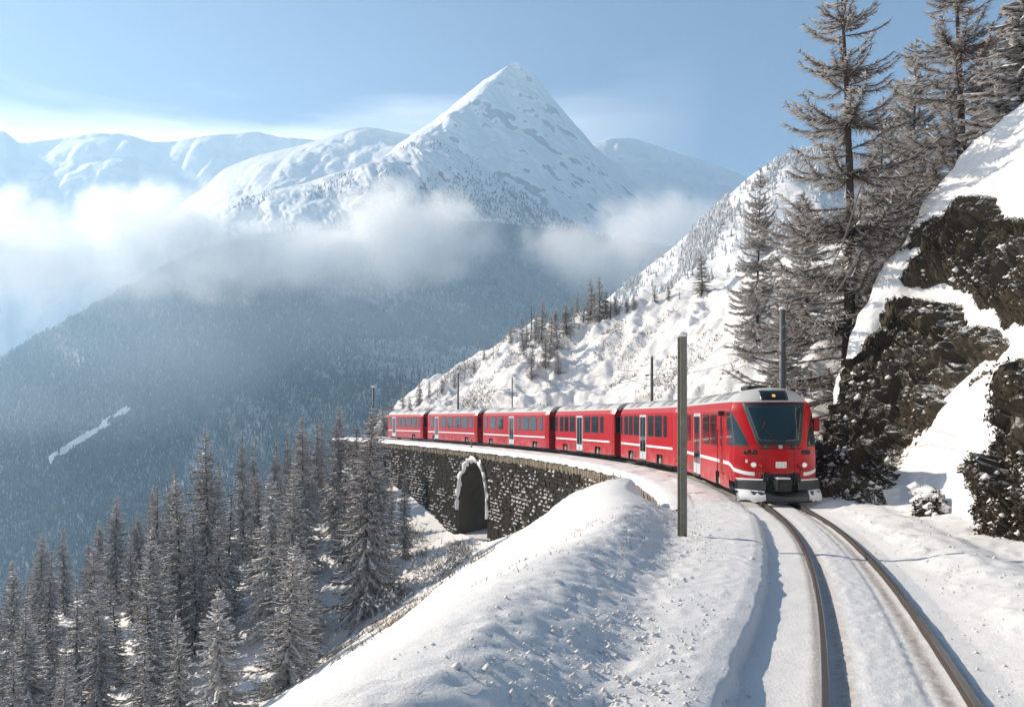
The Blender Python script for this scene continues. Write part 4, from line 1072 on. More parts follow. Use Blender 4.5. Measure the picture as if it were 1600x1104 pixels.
def add_window(root, y0, y1, z0=1.76, z1=2.84):
    mb = MB(); side_panel(mb, y0, y1, z0, z1, .018, .03, .09); w = mb.build('window', M['glass'], root)
    mb = MB(); side_panel(mb, y0 - .045, y1 + .045, z0 - .045, z1 + .045, .010, .02, .11); mb.build('window_frame', M['rubber'], w)
    if y1 - y0 > .9:
        mb = MB(); mb.box(-W2 - .026, -W2 - .017, y0 + .03, y1 - .03, z1 - .30, z1 - .275); mb.build('window_bar', M['rubber'], w)
    return w
def add_door(root, y0, y1):
    mb = MB(); side_panel(mb, y0, y1, .42, 2.93, .014, .03, .03); d = mb.build('door', M['silver'], root)
    mid = (y0 + y1) / 2
    for a, b in ((y0 + .10, mid - .05), (mid + .05, y1 - .10)):
        mb = MB(); side_panel(mb, a, b, .85, 2.80, .022, .02, .06); mb.build('door_window', M['glass'], d)
    mb = MB(); mb.box(-W2 - .020, -W2 - .012, mid - .012, mid + .012, .44, 2.9); mb.build('door_seam', M['rubber'], d)
    mb = MB(); mb.box(-W2 - .07, -W2 + .1, y0 + .05, y1 - .05, .34, .40); mb.build('door_step', M['grey_dark'], d)
def add_stripe(root, y0, y1, z0=1.13, z1=1.245):
    mb = MB(); mb.box(-W2 - .006, -W2 + .01, y0, y1, z0, z1); mb.build('stripe', M['stripe'], root)
def add_seams(root, ys):
    for y in ys:
        mb = MB(); mb.box(-W2 - .003, -W2 + .01, y - .007, y + .007, .42, 2.92); mb.build('panel_seam', M['red_dull'], root)
    mb = MB(); mb.box(-W2 - .004, -W2 + .01, .6 if not ys else ys[0], ys[-1], 2.95, 2.965); mb.build('rain_gutter', M['red_dull'], root)
    # intake grille low on the side
    gy = (ys[0] + ys[-1]) / 2 + 1.6
    mb = MB()
    for k in range(5): mb.box(-W2 - .008, -W2 + .01, gy, gy + .7, .50 + k * .07, .535 + k * .07)
    mb.build('vent_grille', M['grey_dark'], root)
def add_bogie(root, yc):
    mb = MB(); mb.bbox(-1.02, 1.02, yc - 1.2, yc + 1.2, .30, .62, .03); bg = mb.build('bogie', M['under'], root)
    for yw in (yc - .35, yc + .35):
        mb = MB(); mb.tube([(-.62, yw, .36), (-.50, yw, .36)], .36, 18); mb.build('wheel', M['rail_side'], bg, False)
    for yw in (yc - .33, yc + .33):
        mb = MB(); mb.bbox(-1.22, -.98, yw - .13, yw + .13, .30, .58, .03); mb.tube([(-1.1, yw + .2, .42), (-1.1, yw + .2, .72)], .06, 8); mb.build('axle_box', M['axle'], bg)
def add_roof_panels(root, spots):
    for a, b in spots:
        mb = MB(); q = []
        for (x, z), o_ in (((-1.10, 3.375), .012), ((-.88, 3.58), .02), ((-.66, 3.675), .02)):
            q.append((x - o_ * .6, z + o_))
        for (xa, za), (xb, zb) in zip(q[:-1], q[1:]):
            mb.quad((xa, b, za), (xa, a, za), (xb, a, zb), (xb, b, zb))
        for (xa, za), (xb, zb) in zip(q[:-1], q[1:]):
            mb.quad((xa, a, za), (xa, a, za - .03), (xb, a, zb - .03), (xb, a, zb)); mb.quad((xa, b, za - .03), (xa, b, za), (xb, b, zb), (xb, b, zb - .03))
        mb.build('roof_panel', M['roof_dark'], root)

def place_car(name, yfront, yback, label):
    s0, s1 = s_of_y(yfront), s_of_y(yback)
    a, b = tpoint(s0, 0, 0), tpoint(s1, 0, 0)
    d = b - a; L = d.length
    root = empty(name, a, -math.atan2(d.x, d.y)); tag(root, label, 'railway coach', 'coaches of the red train')
    return root, L

GAP = 1.85
def coach(yf, yb, label, scheme):
    root, L = place_car('railway_coach', yf, yb, label)
    L -= GAP
    nt = [(2.2, 3.25), (L - 3.25, L - 2.2)]
    car_shell(L, root, 0, (True, True), nt)
    mb = MB(); mb.box(-.95, .95, .3, L - .3, .16, .95); mb.build('underframe', M['under'], root)
    for a, b in nt: add_bogie(root, (a + b) / 2)
    cur = [(a * L, b * L) for a, b in scheme['win']]
    for a, b in cur: add_window(root, a, b)
    da, db = scheme['door'][0] * L, scheme['door'][0] * L + 1.25
    add_door(root, da, db)
    add_stripe(root, .56, da - .02); add_stripe(root, db + .02, L - .56)
    add_roof_panels(root, [(a * L, b * L) for a, b in scheme['roof']])
    add_seams(root, [.56, L * .205, L * .44, L * .58, L * .80, L - .56])
    # bellows between this coach and the one ahead, end window
    mb = MB()
    for k in range(5):
        y = -.02 - k * GAP / 5; mb.box(-.72 - .05 * (k % 2), .72 + .05 * (k % 2), y - .16, y, .75, 3.42)
    mb.build('gangway_bellows', M['rubber'], root)
    mb = MB(); mb.bbox(-1.12, -.82, -.02, .02, 1.76, 2.84, .008); mb.build('end_window', M['glass'], root)
    return root, L
SCH_A = dict(win=[(.135, .18), (.215, .315), (.345, .43), (.60, .69), (.72, .785), (.815, .88), (.93, .965)], door=(.465,), roof=[(.12, .19), (.22, .29), (.45, .50), (.66, .74), (.78, .86)])
SCH_B = dict(win=[(.06, .10), (.14, .235), (.25, .34), (.37, .41), (.63, .72), (.75, .84), (.90, .94)], door=(.46,), roof=[(.10, .17), (.24, .31), (.52, .60), (.72, .80)])
SCH_C = dict(win=[(.06, .11), (.15, .25), (.28, .40), (.44, .54), (.57, .66), (.84, .90)], door=(.73,), roof=[(.12, .20), (.34, .42), (.50, .57), (.72, .80)])
coach(41.75, 54.7, 'red coach directly behind the driving coach, second in the train', SCH_A)
coach(54.7, 68.3, 'red coach third in the train, above the bare stretch of viaduct wall', SCH_A)
coach(68.3, 85.6, 'long red coach fourth in the train, above the right side of the arch', SCH_B)
coach(85.6, 102.0, 'red coach fifth in the train, left of the arch', SCH_C)
coach(102.0, 114.6, 'last red coach at the far end of the train, by the frosted trees', SCH_C)

# --- driving coach
root, L = place_car('railway_coach', 26.75, 41.75, 'red driving coach with windscreen and snow plough, at the head of the train')
L -= .35
drv = root
_zz = [.32, .90, 1.5, 1.9, 2.3, 2.8, 3.0, 3.22, 3.28, 3.42, 3.58, 3.69, 3.74, 3.755]
_xf = [.16, .02, .00, .06, .24, .46, .54, .63, .66, .76, .92, 1.12, 1.30, 1.48]
_wz = [1.29, W2, W2, W2, W2, W2, 1.32, 1.24, 1.19, 1.06, .88, .62, .36, .04]
_bz = [.62, .72, .74, .76, .74, .70, .68, .64, .62, .56, .46, .30, .15, .02]
def nose(x, z):
    xf, w, b = (float(np.interp(z, _zz, a)) for a in (_xf, _wz, _bz))
    return xf + b * min(abs(x) / w, 1.0) ** 2.7
def nose_path(z):
    """from the left side wall (y=2) round the corner to the middle of the nose"""
    w, xf, b = (float(np.interp(z, _zz, a)) for a in (_wz, _xf, _bz))
    pts = [(-w, 2.0), (-w, 1.7), (-w, xf + b)]
    for t in np.linspace(-1, 0, 40)[1:]: pts.append((w * t, xf + b * abs(t) ** 2.7))
    return pts
YN = 1.6
def nose_shell(zs, mat, name):
    mb = MB(); rows = []
    for z in zs:
        w = float(np.interp(z, _zz, _wz))
        row = [(-w, YN, z)] + [(w * t, nose(w * t, z), z) for t in np.sin(np.linspace(-math.pi / 2, math.pi / 2, 41))] + [(w, YN, z)]
        rows.append(row)
    G = np.array(rows); f = grid_faces(*G.shape[:2])
    o = link(name, raw_mesh(name, G.reshape(-1, 3), f, mat), drv)
    return o
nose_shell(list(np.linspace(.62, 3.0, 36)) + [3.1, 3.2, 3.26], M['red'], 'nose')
nose_shell([3.26, 3.30, 3.36, 3.42, 3.48, 3.54, 3.60, 3.65, 3.69, 3.715, 3.74, 3.75, 3.755], M['roof'], 'nose_cap')
nt = [(3.05, 4.0), (L - 3.5, L - 2.5)]
car_shell(L, drv, YN, (False, True), nt)
mb = MB(); mb.box(-.95, .95, 1.0, L - .3, .16, .95); mb.build('underframe', M['under'], drv)
for a, b in nt: add_bogie(drv, (a + b) / 2)
add_window(drv, 3.85, 5.05); add_window(drv, 5.35, 6.75); add_window(drv, 10.0, 11.5); add_window(drv, 11.9, 13.2)
add_door(drv, 7.35, 9.0)
add_seams(drv, [1.75, 3.55, 7.0, 9.4, 11.7, L - .56])
# cab door with grab rails
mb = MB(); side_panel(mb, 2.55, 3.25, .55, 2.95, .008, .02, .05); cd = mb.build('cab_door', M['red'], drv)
mb = MB(); side_panel(mb, 2.72, 3.10, 1.75, 2.80, .016, .02, .07); mb.build('cab_door_window', M['glass'], cd)
for y in (2.48, 3.32):
    mb = MB(); mb.tube([(-W2 + .0, y, .75), (-W2 - .06, y, .80), (-W2 - .06, y, 2.25), (-W2, y, 2.3)], .018, 6); mb.build('grab_rail', M['grey_dark'], drv)
mb = MB(); mb.bbox(-W2 - .22, -W2 - .02, 2.30, 2.46, 2.80, 2.98, .02); mb.build('rear_view_camera', M['rubber'], drv)
mb = MB(); mb.bbox(W2 + .02, W2 + .24, 1.05, 1.20, 2.28, 2.72, .03); mb.build('mirror', M['red_dull'], drv)
add_stripe(drv, 1.62, 7.33); add_stripe(drv, 9.02, L - .56)
add_roof_panels(drv, [(3.0, 4.0), (4.4, 5.5), (7.0, 8.0), (8.4, 9.4), (11.0, 12.2)])
mb = MB(); mb.bbox(-.55, .1, 2.3, 3.4, 3.70, 3.86, .04); mb.build('roof_box', M['under'], drv)

def nose_panel(name, mat, zs, xl, xr, off, parent, n=16, sm=True):
    mb = MB(); rows = []
    for z in zs:
        a, b = xl(z), xr(z); rows.append([(x, nose(x, z) - off, z) for x in np.linspace(a, b, n)])
    G = np.array(rows)
    # rim back to the shell so the pane has thickness
    o = link(name, raw_mesh(name, G.reshape(-1, 3), grid_faces(*G.shape[:2]), mat, smooth_shade=sm), parent)
    sol = o.modifiers.new('thickness', 'SOLIDIFY'); sol.thickness = off + .006; sol.offset = -1 if True else 1
    return o
lin = lambda pts: (lambda z: float(np.interp(z, [p[0] for p in pts], [p[1] for p in pts])))
ws_hw = lin([(1.82, .60), (1.90, .70), (2.2, .78), (2.8, .93), (3.1, 1.01), (3.2, 1.02), (3.24, .99)])
ws = nose_panel('windscreen_surround', M['rubber'], list(np.linspace(1.82, 3.24, 26)), lambda z: -ws_hw(z), lambda z: ws_hw(z), .012, drv, 24)
gl_hw = lin([(1.98, .58), (2.04, .66), (2.3, .72), (2.8, .85), (3.06, .91), (3.12, .88)])
nose_panel('windscreen', M['screen'], list(np.linspace(1.98, 3.12, 24)), lambda z: -gl_hw(z), lambda z: gl_hw(z), .022, ws, 24)
for (xa, za, xb, zb) in ((-.10, 1.93, -.50, 2.42), (.05, 1.93, .52, 2.30)):
    mb = MB(); pts = [(xa + (xb - xa) * t, 0, za + (zb - za) * t) for t in np.linspace(0, 1, 6)]
    mb.tube([(x, nose(x, z) - .05, z) for x, _, z in pts], .014, 5)
    mb.tube([(xb - .16, nose(xb - .16, zb - .25) - .04, zb - .25), (xb + .02, nose(xb, zb) - .04, zb), (xb + .10, nose(xb + .1, zb + .2) - .04, zb + .2)], .010, 5)
    mb.build('wiper', M['rubber'], drv)
# destination display
dp = nose_panel('destination_display', M['glass'], list(np.linspace(3.31, 3.66, 10)), lambda z: -.44, lambda z: .44, .012, drv, 14)
mb = MB()
for k in range(3):
    for j in range(3):
        x, z = -.07 + k * .035, 3.43 + j * .028; y = nose(x, z) - .024
        mb.quad((x, y, z), (x + .026, y, z), (x + .026, y + .012, z + .021), (x, y + .012, z + .021))
mb.build('display_light', M['lamp_amber'], dp)
for sx in (-1,):
    pass
# corner cab windows (left and right)
def corner_window(sx):
    def rows_for(z0, z1, grow, off):
        rows = []
        for z in np.linspace(z0, z1, 18):
            P = nose_path(z); dd = np.concatenate([[0], np.cumsum([math.hypot(P[i + 1][0] - P[i][0], P[i + 1][1] - P[i][1]) for i in range(len(P) - 1)])])
            f = (z - 1.86) / (2.94 - 1.86)
            q0 = .10 - grow; q1 = 1.74 - .98 * max(f, 0) ** 1.15 + grow
            row = []
            for q in np.linspace(q0, q1, 22):
                x, y = np.interp(q, dd, [p[0] for p in P]), np.interp(q, dd, [p[1] for p in P])
                # outward normal of the path
                x2, y2 = np.interp(q + .02, dd, [p[0] for p in P]), np.interp(q + .02, dd, [p[1] for p in P])
                nx, ny = (y2 - y), -(x2 - x); nl = math.hypot(nx, ny) or 1
                row.append(((x + nx / nl * off) * -sx, y + ny / nl * off, z))
            rows.append(row)
        return np.array(rows)
    G = rows_for(1.80, 2.96, .05, .008); o = link('cab_window_frame', raw_mesh('cab_window_frame', G.reshape(-1, 3), grid_faces(*G.shape[:2]), M['rubber']), drv)
    G = rows_for(1.87, 2.90, 0, .018); link('cab_window', raw_mesh('cab_window', G.reshape(-1, 3), grid_faces(*G.shape[:2]), M['screen']), o)
corner_window(-1); corner_window(1)
# the white stripe swings down round the nose
for sx in (-1, 1):
    rows = []
    P0 = nose_path(1.1)
    dd = np.concatenate([[0], np.cumsum([math.hypot(P0[i + 1][0] - P0[i][0], P0[i + 1][1] - P0[i][1]) for i in range(len(P0) - 1)])])
    V = []
    for q in np.linspace(.38, 2.05, 30):
        t = smooth(.3, 2.0, q); zc = 1.187 - .27 * t; hw = .058
        for z in (zc - hw, zc + hw):
            P = nose_path(z); x, y = np.interp(q, dd, [p[0] for p in P]), np.interp(q, dd, [p[1] for p in P])
            x2, y2 = np.interp(q + .02, dd, [p[0] for p in P]), np.interp(q + .02, dd, [p[1] for p in P])
            nx, ny = (y2 - y), -(x2 - x); nl = math.hypot(nx, ny) or 1
            V.append(((x + nx / nl * .007) * -sx * -1 if False else (x + nx / nl * .007) * (1 if sx < 0 else -1), y + ny / nl * .007, z))
    V = np.array(V).reshape(30, 2, 3)
    link('stripe', raw_mesh('stripe', V.reshape(-1, 3), grid_faces(30, 2), M['stripe']), drv)
# ledge under the windscreen with its three fittings, hatch seams
mb = MB()
pts = [(x, nose(x, 1.74) - .02, 1.74) for x in np.linspace(-.66, .66, 15)]
mb.tube(pts, .018, 6); mb.build('handrail', M['rubber'], drv)
for x in (-.42, 0.0, .44):
    y = nose(x, 1.80)
    mb = MB(); mb.bbox(x - .06, x + .06, y - .09, y + .02, 1.74, 1.86, .02); mb.build('bracket', M['axle'] if x == 0 else M['grey_dark'], drv)
for x in (-.46, .46):
    mb = MB(); pts = [(x, nose(x, z) - .002, z) for z in np.linspace(.92, 1.72, 8)]; mb.tube(pts, .008, 4); mb.build('hatch_seam', M['red_dull'], drv)
mb = MB(); pts = [(x, nose(x, 1.56) - .001, 1.56) for x in np.linspace(-.66, .66, 12)]; mb.tube(pts, .006, 4); mb.build('hatch_seam', M['red_dull'], drv)
# number plate with small illegible marks
y = nose(.05, 1.22) - .02
mb = MB(); mb.bbox(-.15, .19, y, y + .05, 1.12, 1.32, .008); pl = mb.build('number_plate', M['plate'], drv)
mb = MB()
for r_ in range(2):
    for k in range(3): mb.box(-.11 + k * .10, -.04 + k * .10, y - .004, y + .002, 1.16 + r_ * .075, 1.19 + r_ * .075)
mb.build('plate_print', M['plate_ink'], pl)
y = nose(-.98, 1.33)
mb = MB(); mb.bbox(-1.03, -.93, y - .012, y + .03, 1.27, 1.38, .008); mb.build('emblem_plate', M['plate'], drv)
def lamp(name, x, z, r, mat, rim, sq=1.0):
    y = nose(x, z)
    n = 18; mb = MB()
    mb.rings([[(x + math.cos(a) * rr * sq, yy, z + math.sin(a) * rr) for a in np.linspace(0, 2 * math.pi, n + 1)[:-1]] for rr, yy in ((r * 1.25, y + .12), (r * 1.25, y - .045), (r * 1.02, y - .06), (r * .98, y - .03))], 0, False)
    o = mb.build(name, rim, drv, False)
    mb = MB(); mb.rings([[(x + math.cos(a) * rr * sq, yy, z + math.sin(a) * rr) for a in np.linspace(0, 2 * math.pi, n + 1)[:-1]] for rr, yy in ((r, y - .02), (r * .9, y - .045), (r * .5, y - .060), (.005, y - .064))], 0, False)
    mb.build('lens', mat, o, True)
    return o
for sx in (-1, 1):
    lamp('headlight', sx * .80, 1.21, .072, M['lamp'], M['silver'])
    lamp('tail_light', sx * .62, 1.20, .05, M['lamp_red'], M['red_dull'])
    for k in range(2): lamp('marker_light', sx * (.78 + .16 * k), 1.62, .055, M['screen'], M['rubber'], 1.25)
mb = MB(); y = nose(-1.05, 1.62); mb.tube([(-1.05, y + .05, 1.62), (-1.06, y - .09, 1.60)], .05, 8); mb.build('horn', M['rubber'], drv)
# coupler recess, coupler, hoses, bumper wings, plough
mb = MB()
V = []
for z in (.34, .55, .75, .93):
    hw = .62 if z < .8 else .56
    V.append([(x, min(nose(x, max(z, .62)), nose(x, .9)) - .012, z) for x in np.linspace(-hw, hw, 14)])
G = np.array(V); link('coupler_recess', raw_mesh('coupler_recess', G.reshape(-1, 3), grid_faces(*G.shape[:2]), M['under']), drv)
mb = MB(); mb.bbox(-.24, .26, -.42, .1, .38, .78, .04); cp = mb.build('coupler', M['under'], drv)
mb = MB(); mb.bbox(-.20, .22, -.40, .0, .78, .83, .015); mb.build('coupler_snow', M['snow_bough'], cp)
mb = MB(); mb.tube([(-.02, -.44, .58), (-.02, -.50, .58)], .10, 12); mb.build('coupler_face', M['rail_side'], cp)
for sx in (-1, 1):
    for k in range(3):
        x = sx * (.42 + .07 * k)
        mb = MB(); mb.tube([(x, .0, .95), (x, -.12, .92), (x + sx * .02, -.16, .74), (x - sx * .04, -.14, .58), (x - sx * .12, -.10, .60)], .022, 6); mb.build('air_hose', M['rubber'], drv)
    mb = MB(); mb.tube([(sx * .60, -.02, 1.0), (sx * .60, -.10, 1.0), (sx * .60, -.10, 1.14), (sx * .58, -.02, 1.2)], .02, 6); mb.build('grab_rail', M['rubber'], drv)
def wing(sx, name, z0, z1, x0, x1, yoff, mat, parent=None, n=14, lip=0):
    rows = []
    for z in (z0, z0 + .03, z1 - .03, z1):
        ins = .03 if z in (z0, z1) else 0
        rows.append([(sx * x, nose(min(x, 1.3), .9) + yoff + ins, z) for x in np.linspace(x0, x1, n)])
    rows.append([(sx * x, nose(min(x, 1.3), .9) + yoff + .35, z1) for x in np.linspace(x0, x1, n)])
    rows.insert(0, [(sx * x, nose(min(x, 1.3), .9) + yoff + .35, z0) for x in np.linspace(x0, x1, n)])
    G = np.array(rows)
    return link(name, raw_mesh(name, G.reshape(-1, 3), grid_faces(*G.shape[:2]), mat, smooth_shade=False), parent or drv)
for sx in (-1, 1):
    bw = wing(sx, 'bumper_wing', .40, .72, .50, 1.36, -.26, M['grey_dark'])
    wing(sx, 'bumper_snow', .715, .76, .56, 1.32, -.25, M['snow_bough'], bw)
rows = []
npz = 40
for j, (z, o_) in enumerate(((.02, -.40), (.10, -.46), (.24, -.42), (.36, -.30), (.40, -.20), (.40, .1))):
    rows.append([(x, nose(min(abs(x), 1.3), .9) * .9 + o_, z + (.0 if j < 3 else -.10 * math.exp(-(x / .45) ** 2)))for x in np.linspace(-1.38, 1.38, npz)])
G = np.array(rows); pg = link('snow_plough', raw_mesh('snow_plough', G.reshape(-1, 3), grid_faces(*G.shape[:2]), M['grey_dark'], smooth_shade=False), drv)
for sx, x0, x1 in ((-1, .55, 1.36), (1, .85, 1.36)):
    rows = []
    for j, (z, o_) in enumerate(((.05, -.445), (.10, -.475), (.24, -.435), (.35, -.315), (.415, -.21), (.41, 0))):
        rows.append([(sx * x, nose(min(x, 1.3), .9) * .9 + o_, z + (.05 * float(vnoise(x * 9, sx * 3, 0, 3)) if j in (0, 3) else 0) + (.09 * max(0, 1 - (x - x0) / .3) if j == 0 else 0)) for x in np.linspace(x0, x1, 24)])
    G = np.array(rows); link('plough_snow', raw_mesh('plough_snow', G.reshape(-1, 3), grid_faces(*G.shape[:2]), M['snow_bough']), pg)

# ------------------------------------------------------------------ trees
def conifer(seed, H, R, nb, h0=.08, droop=.55, uptip=.25, tw=26, snow=.4, twig_len=.5, tw_w=.022, prof=.8, snow_w=.10, lean=.0, gaps=0.0, stem_r=.02, tmat='twig'):
    """trunk mesh, crown mesh (limbs and twigs), snow mesh; tree stands at the origin, H metres tall"""
    rng = np.random.default_rng(seed)
    # trunk
    mb = MB(); nseg = 12; pts, rad = [], []
    r0 = .0095 * H + .06
    for i in range(nseg + 1):
        t = i / nseg
        pts.append((lean * H * t + .012 * H * math.sin(t * 5 + seed), .010 * H * math.cos(t * 4 + seed), H * t - .4 * (1 - t))); rad.append(max(r0 * (1 - t) ** .85, .012))
    mb.tube(pts, rad, 8)
    trunk = bpy.data.meshes.new('trunk'); trunk.from_pydata(mb.v, [], mb.f); trunk.materials.append(M['bark']); trunk.polygons.foreach_set('use_smooth', [True] * len(mb.f)); trunk.update()
    P0 = np.array(pts)
    t = np.sort(h0 + (1 - h0) * (1 - rng.random(nb) ** .85)) * .985
    if gaps > 0:
        t = t + gaps * .03 * np.sin(t * 60 + seed)
    rel = np.clip((t - h0) / (1 - h0), 0, 1)
    Lb = R * np.maximum((1 - rel) ** prof, .05) * rng.uniform(.55, 1.12, nb) * np.clip(.55 + rel * 4, .55, 1)
    az = np.arange(nb) * 2.399 + rng.normal(0, .5, nb)
    K = 7
    q = np.linspace(0, 1, K)[None]
    rr = Lb[:, None] * q
    sl = rng.normal(.05, .10, nb)[:, None] + (rel[:, None] - .35) * .45
    dr = droop * rng.uniform(.6, 1.3, nb)[:, None] * (1.0 - .5 * rel[:, None])
    zz = Lb[:, None] * (sl * q - dr * q ** 1.6 + uptip * q ** 3.5)
    bx, by, bz = (np.interp(t, np.linspace(0, 1, nseg + 1), P0[:, k]) for k in range(3))
    ca, sa = np.cos(az)[:, None], np.sin(az)[:, None]
    wob = rng.normal(0, .03, (nb, K)) * Lb[:, None] * q
    B = np.stack([bx[:, None] + ca * rr - sa * wob, by[:, None] + sa * rr + ca * wob, bz[:, None] + zz], -1)      # (nb,K,3)
    T = np.gradient(B, axis=1); T /= np.maximum(np.linalg.norm(T, axis=-1, keepdims=True), 1e-9)
    side = np.stack([-sa + 0 * q, ca + 0 * q, 0 * q + 0 * ca], -1)
    up = np.cross(side, T) * -1; up = np.where(up[..., 2:3] < 0, -up, up)
    rad = (stem_r * (.5 + Lb / max(R, .1)))[:, None] * (1 - .85 * q)
    # limbs: three-sided tubes
    ring = np.stack([B + side * rad[..., None], B - side * rad[..., None] * .6 + up * rad[..., None], B - side * rad[..., None] * .6 - up * rad[..., None]], 2)    # nb,K,3,3
    V = [ring.reshape(-1, 3)]
    idx = np.arange(nb * K * 3).reshape(nb, K, 3)
    Fq = np.concatenate([np.stack([idx[:, :-1, a], idx[:, :-1, (a + 1) % 3], idx[:, 1:, (a + 1) % 3], idx[:, 1:, a]], -1).reshape(-1, 4) for a in range(3)])
    base = nb * K * 3
    # twigs: thin blades to both sides and hanging
    ntw = np.maximum((tw * Lb / R).astype(int), 4)
    bi = np.repeat(np.arange(nb), ntw); n = len(bi)
    f = rng.random(n) ** .8 * .98 + .02
    k0 = np.clip((f * (K - 1)).astype(int), 0, K - 2); a = (f * (K - 1) - k0)[:, None]
    o_ = B[bi, k0] * (1 - a) + B[bi, k0 + 1] * a
    sd = side[bi, k0] * rng.choice([-1, 1], n)[:, None]
    d = T[bi, k0] * rng.uniform(.35, 1.0, n)[:, None] + sd * rng.uniform(.2, 1.0, n)[:, None] + np.array([0, 0, -1.0]) * rng.uniform(-.15, .75, n)[:, None]
    d /= np.linalg.norm(d, axis=1, keepdims=True)
    ln = twig_len * rng.uniform(.45, 1.2, n) * (1 - .55 * f) * np.clip(Lb[bi] / (R * .45), .35, 1.15)
    w = np.cross(d, rng.normal(size=(n, 3))); w /= np.maximum(np.linalg.norm(w, axis=1, keepdims=True), 1e-6)
    tip = o_ + d * ln[:, None] + np.array([0, 0, 1.0]) * (ln * .12)[:, None]
    midp = o_ + d * (ln * .5)[:, None]
    V.append(np.stack([o_ - w * tw_w, o_ + w * tw_w, tip], 1).reshape(-1, 3))
    crown = raw_mesh('crown', np.concatenate(V), [Fq, base + np.arange(n * 3).reshape(n, 3)], M[tmat], smooth_shade=False)
    # snow: ribbons on the limbs and blobs on twigs
    sn = rng.random(nb) < min(1.0, snow * 1.4)
    Bs = B[sn] + up[sn] * (rad[sn] + .012)[..., None]
    lift = snow_w * (.4 + .6 * rng.random((len(Bs), K)))
    wv = side[sn] * (snow_w * rng.uniform(.4, 1.1, (len(Bs), K)) * np.sin(np.pi * (.12 + .80 * q)))[..., None]
    top = Bs + np.array([0, 0, 1.0]) * (lift * .55)[..., None]
    R3 = np.stack([Bs - wv, top, Bs + wv], 2)
    VS = [R3.reshape(-1, 3)]
    idx = np.arange(R3.shape[0] * K * 3).reshape(-1, K, 3)
    FS = np.concatenate([np.stack([idx[:, :-1, a], idx[:, 1:, a], idx[:, 1:, a + 1], idx[:, :-1, a + 1]], -1).reshape(-1, 4) for a in range(2)])
    base = R3.shape[0] * K * 3
    pk = rng.random(n) < snow
    m = pk.sum()
    oo, dd, ll = o_[pk], d[pk], ln[pk]
    hw = np.cross(dd, np.array([0, 0, 1.0])); hw /= np.maximum(np.linalg.norm(hw, axis=1, keepdims=True), 1e-6)
    sw = (snow_w * rng.uniform(.35, .9, m))[:, None]
    z3 = np.array([0, 0, 1.0])
    VS.append(np.stack([oo + z3 * .03, oo + dd * (ll * .5)[:, None] + hw * sw * .6 + z3 * .02, oo + dd * (ll * .95)[:, None] + z3 * .04, oo + dd * (ll * .5)[:, None] - hw * sw * .6 + z3 * .05], 1).reshape(-1, 3))
    FS = np.concatenate([FS, base + np.arange(m * 4).reshape(m, 4)])
    snow_me = raw_mesh('snow_cover', np.concatenate(VS), FS, M['snow_bough'], smooth_shade=False)
    return trunk, crown, snow_me

KINDS = {}
KINDS['dark'] = [(conifer(400 + k, 18.0, 3.7, 430, .04, .50, .20, 130, .66, .66, .028, .70, .13), 18.0) for k in range(3)]
KINDS['slim'] = [(conifer(420 + k, 16.0, 2.6, 340, .08, .42, .18, 95, .50, .56, .025, .75, .10), 16.0) for k in range(2)]
KINDS['white'] = [(conifer(440 + k, 13.0, 3.2, 360, .03, .55, .20, 110, .85, .60, .026, .75, .17), 13.0) for k in range(2)]
KINDS['big'] = [(conifer(455, 19.0, 4.2, 560, .05, .60, .25, 150, .62, .75, .028, .70, .13), 19.0)]
KINDS['larch'] = [(conifer(460 + k, 24.0, 4.6, 340, .03, .48, .46, 380, .30, .70, .010, .60, .08, gaps=1.0, stem_r=.026), 24.0) for k in range(2)]
KINDS['larch_snowy'] = [(conifer(470 + k, 18.0, 4.0, 360, .02, .42, .35, 240, .85, .62, .014, .6, .16, gaps=.5, stem_r=.028, tmat='rime'), 18.0) for k in range(2)]
KINDS['laden'] = [(conifer(480, 16.0, 3.6, 420, .02, .62, .20, 150, .95, .55, .028, .7, .32, stem_r=.035), 16.0)]
KINDS['ridge'] = [(conifer(490 + k, 7.0, 1.3, 120, .10, .30, .15, 44, .85, .42, .03, .6, .12, tmat='rime'), 7.0) for k in range(3)]
KINDS['thin'] = [(conifer(499, 7.0, .55, 40, .2, .2, .1, 10, .4, .3, .025, .5, .07), 7.0)]

def plant_tree(name, kind, i, loc, h, rz, label, group, wide=1.0, cat='tree'):
    (tr_, cr_, sn_), h_ref = KINDS[kind][i % len(KINDS[kind])]
    root = bpy.data.objects.new(name, None); COL.objects.link(root); root.empty_display_size = .3
    k = h / h_ref
    root.location = loc; root.rotation_euler = (0, 0, rz); root.scale = (k * wide, k * wide, k)
    tag(root, label, cat, group)
    for nm, me in (('trunk', tr_), ('crown', cr_), ('snow_cover', sn_)):
        link(nm, me, root)
    return root

def ordinal(i):
    w = ['first', 'second', 'third', 'fourth', 'fifth', 'sixth', 'seventh', 'eighth', 'ninth', 'tenth', 'eleventh', 'twelfth', 'thirteenth', 'fourteenth', 'fifteenth', 'sixteenth', 'seventeenth', 'eighteenth', 'nineteenth', 'twentieth', 'twenty-first', 'twenty-second', 'twenty-third', 'twenty-fourth', 'twenty-fifth', 'twenty-sixth', 'twenty-seventh', 'twenty-eighth', 'twenty-ninth', 'thirtieth', 'thirty-first', 'thirty-second', 'thirty-third', 'thirty-fourth', 'thirty-fifth', 'thirty-sixth', 'thirty-seventh', 'thirty-eighth', 'thirty-ninth', 'fortieth']
    if i >= 40:
        tens = ['fortieth', 'fiftieth', 'sixtieth', 'seventieth']; t, u = divmod(i + 1, 10)
        return tens[t - 4] if u == 0 else ['forty', 'fifty', 'sixty', 'seventy'][t - 4] + '-' + w[u - 1]
    return w[i]
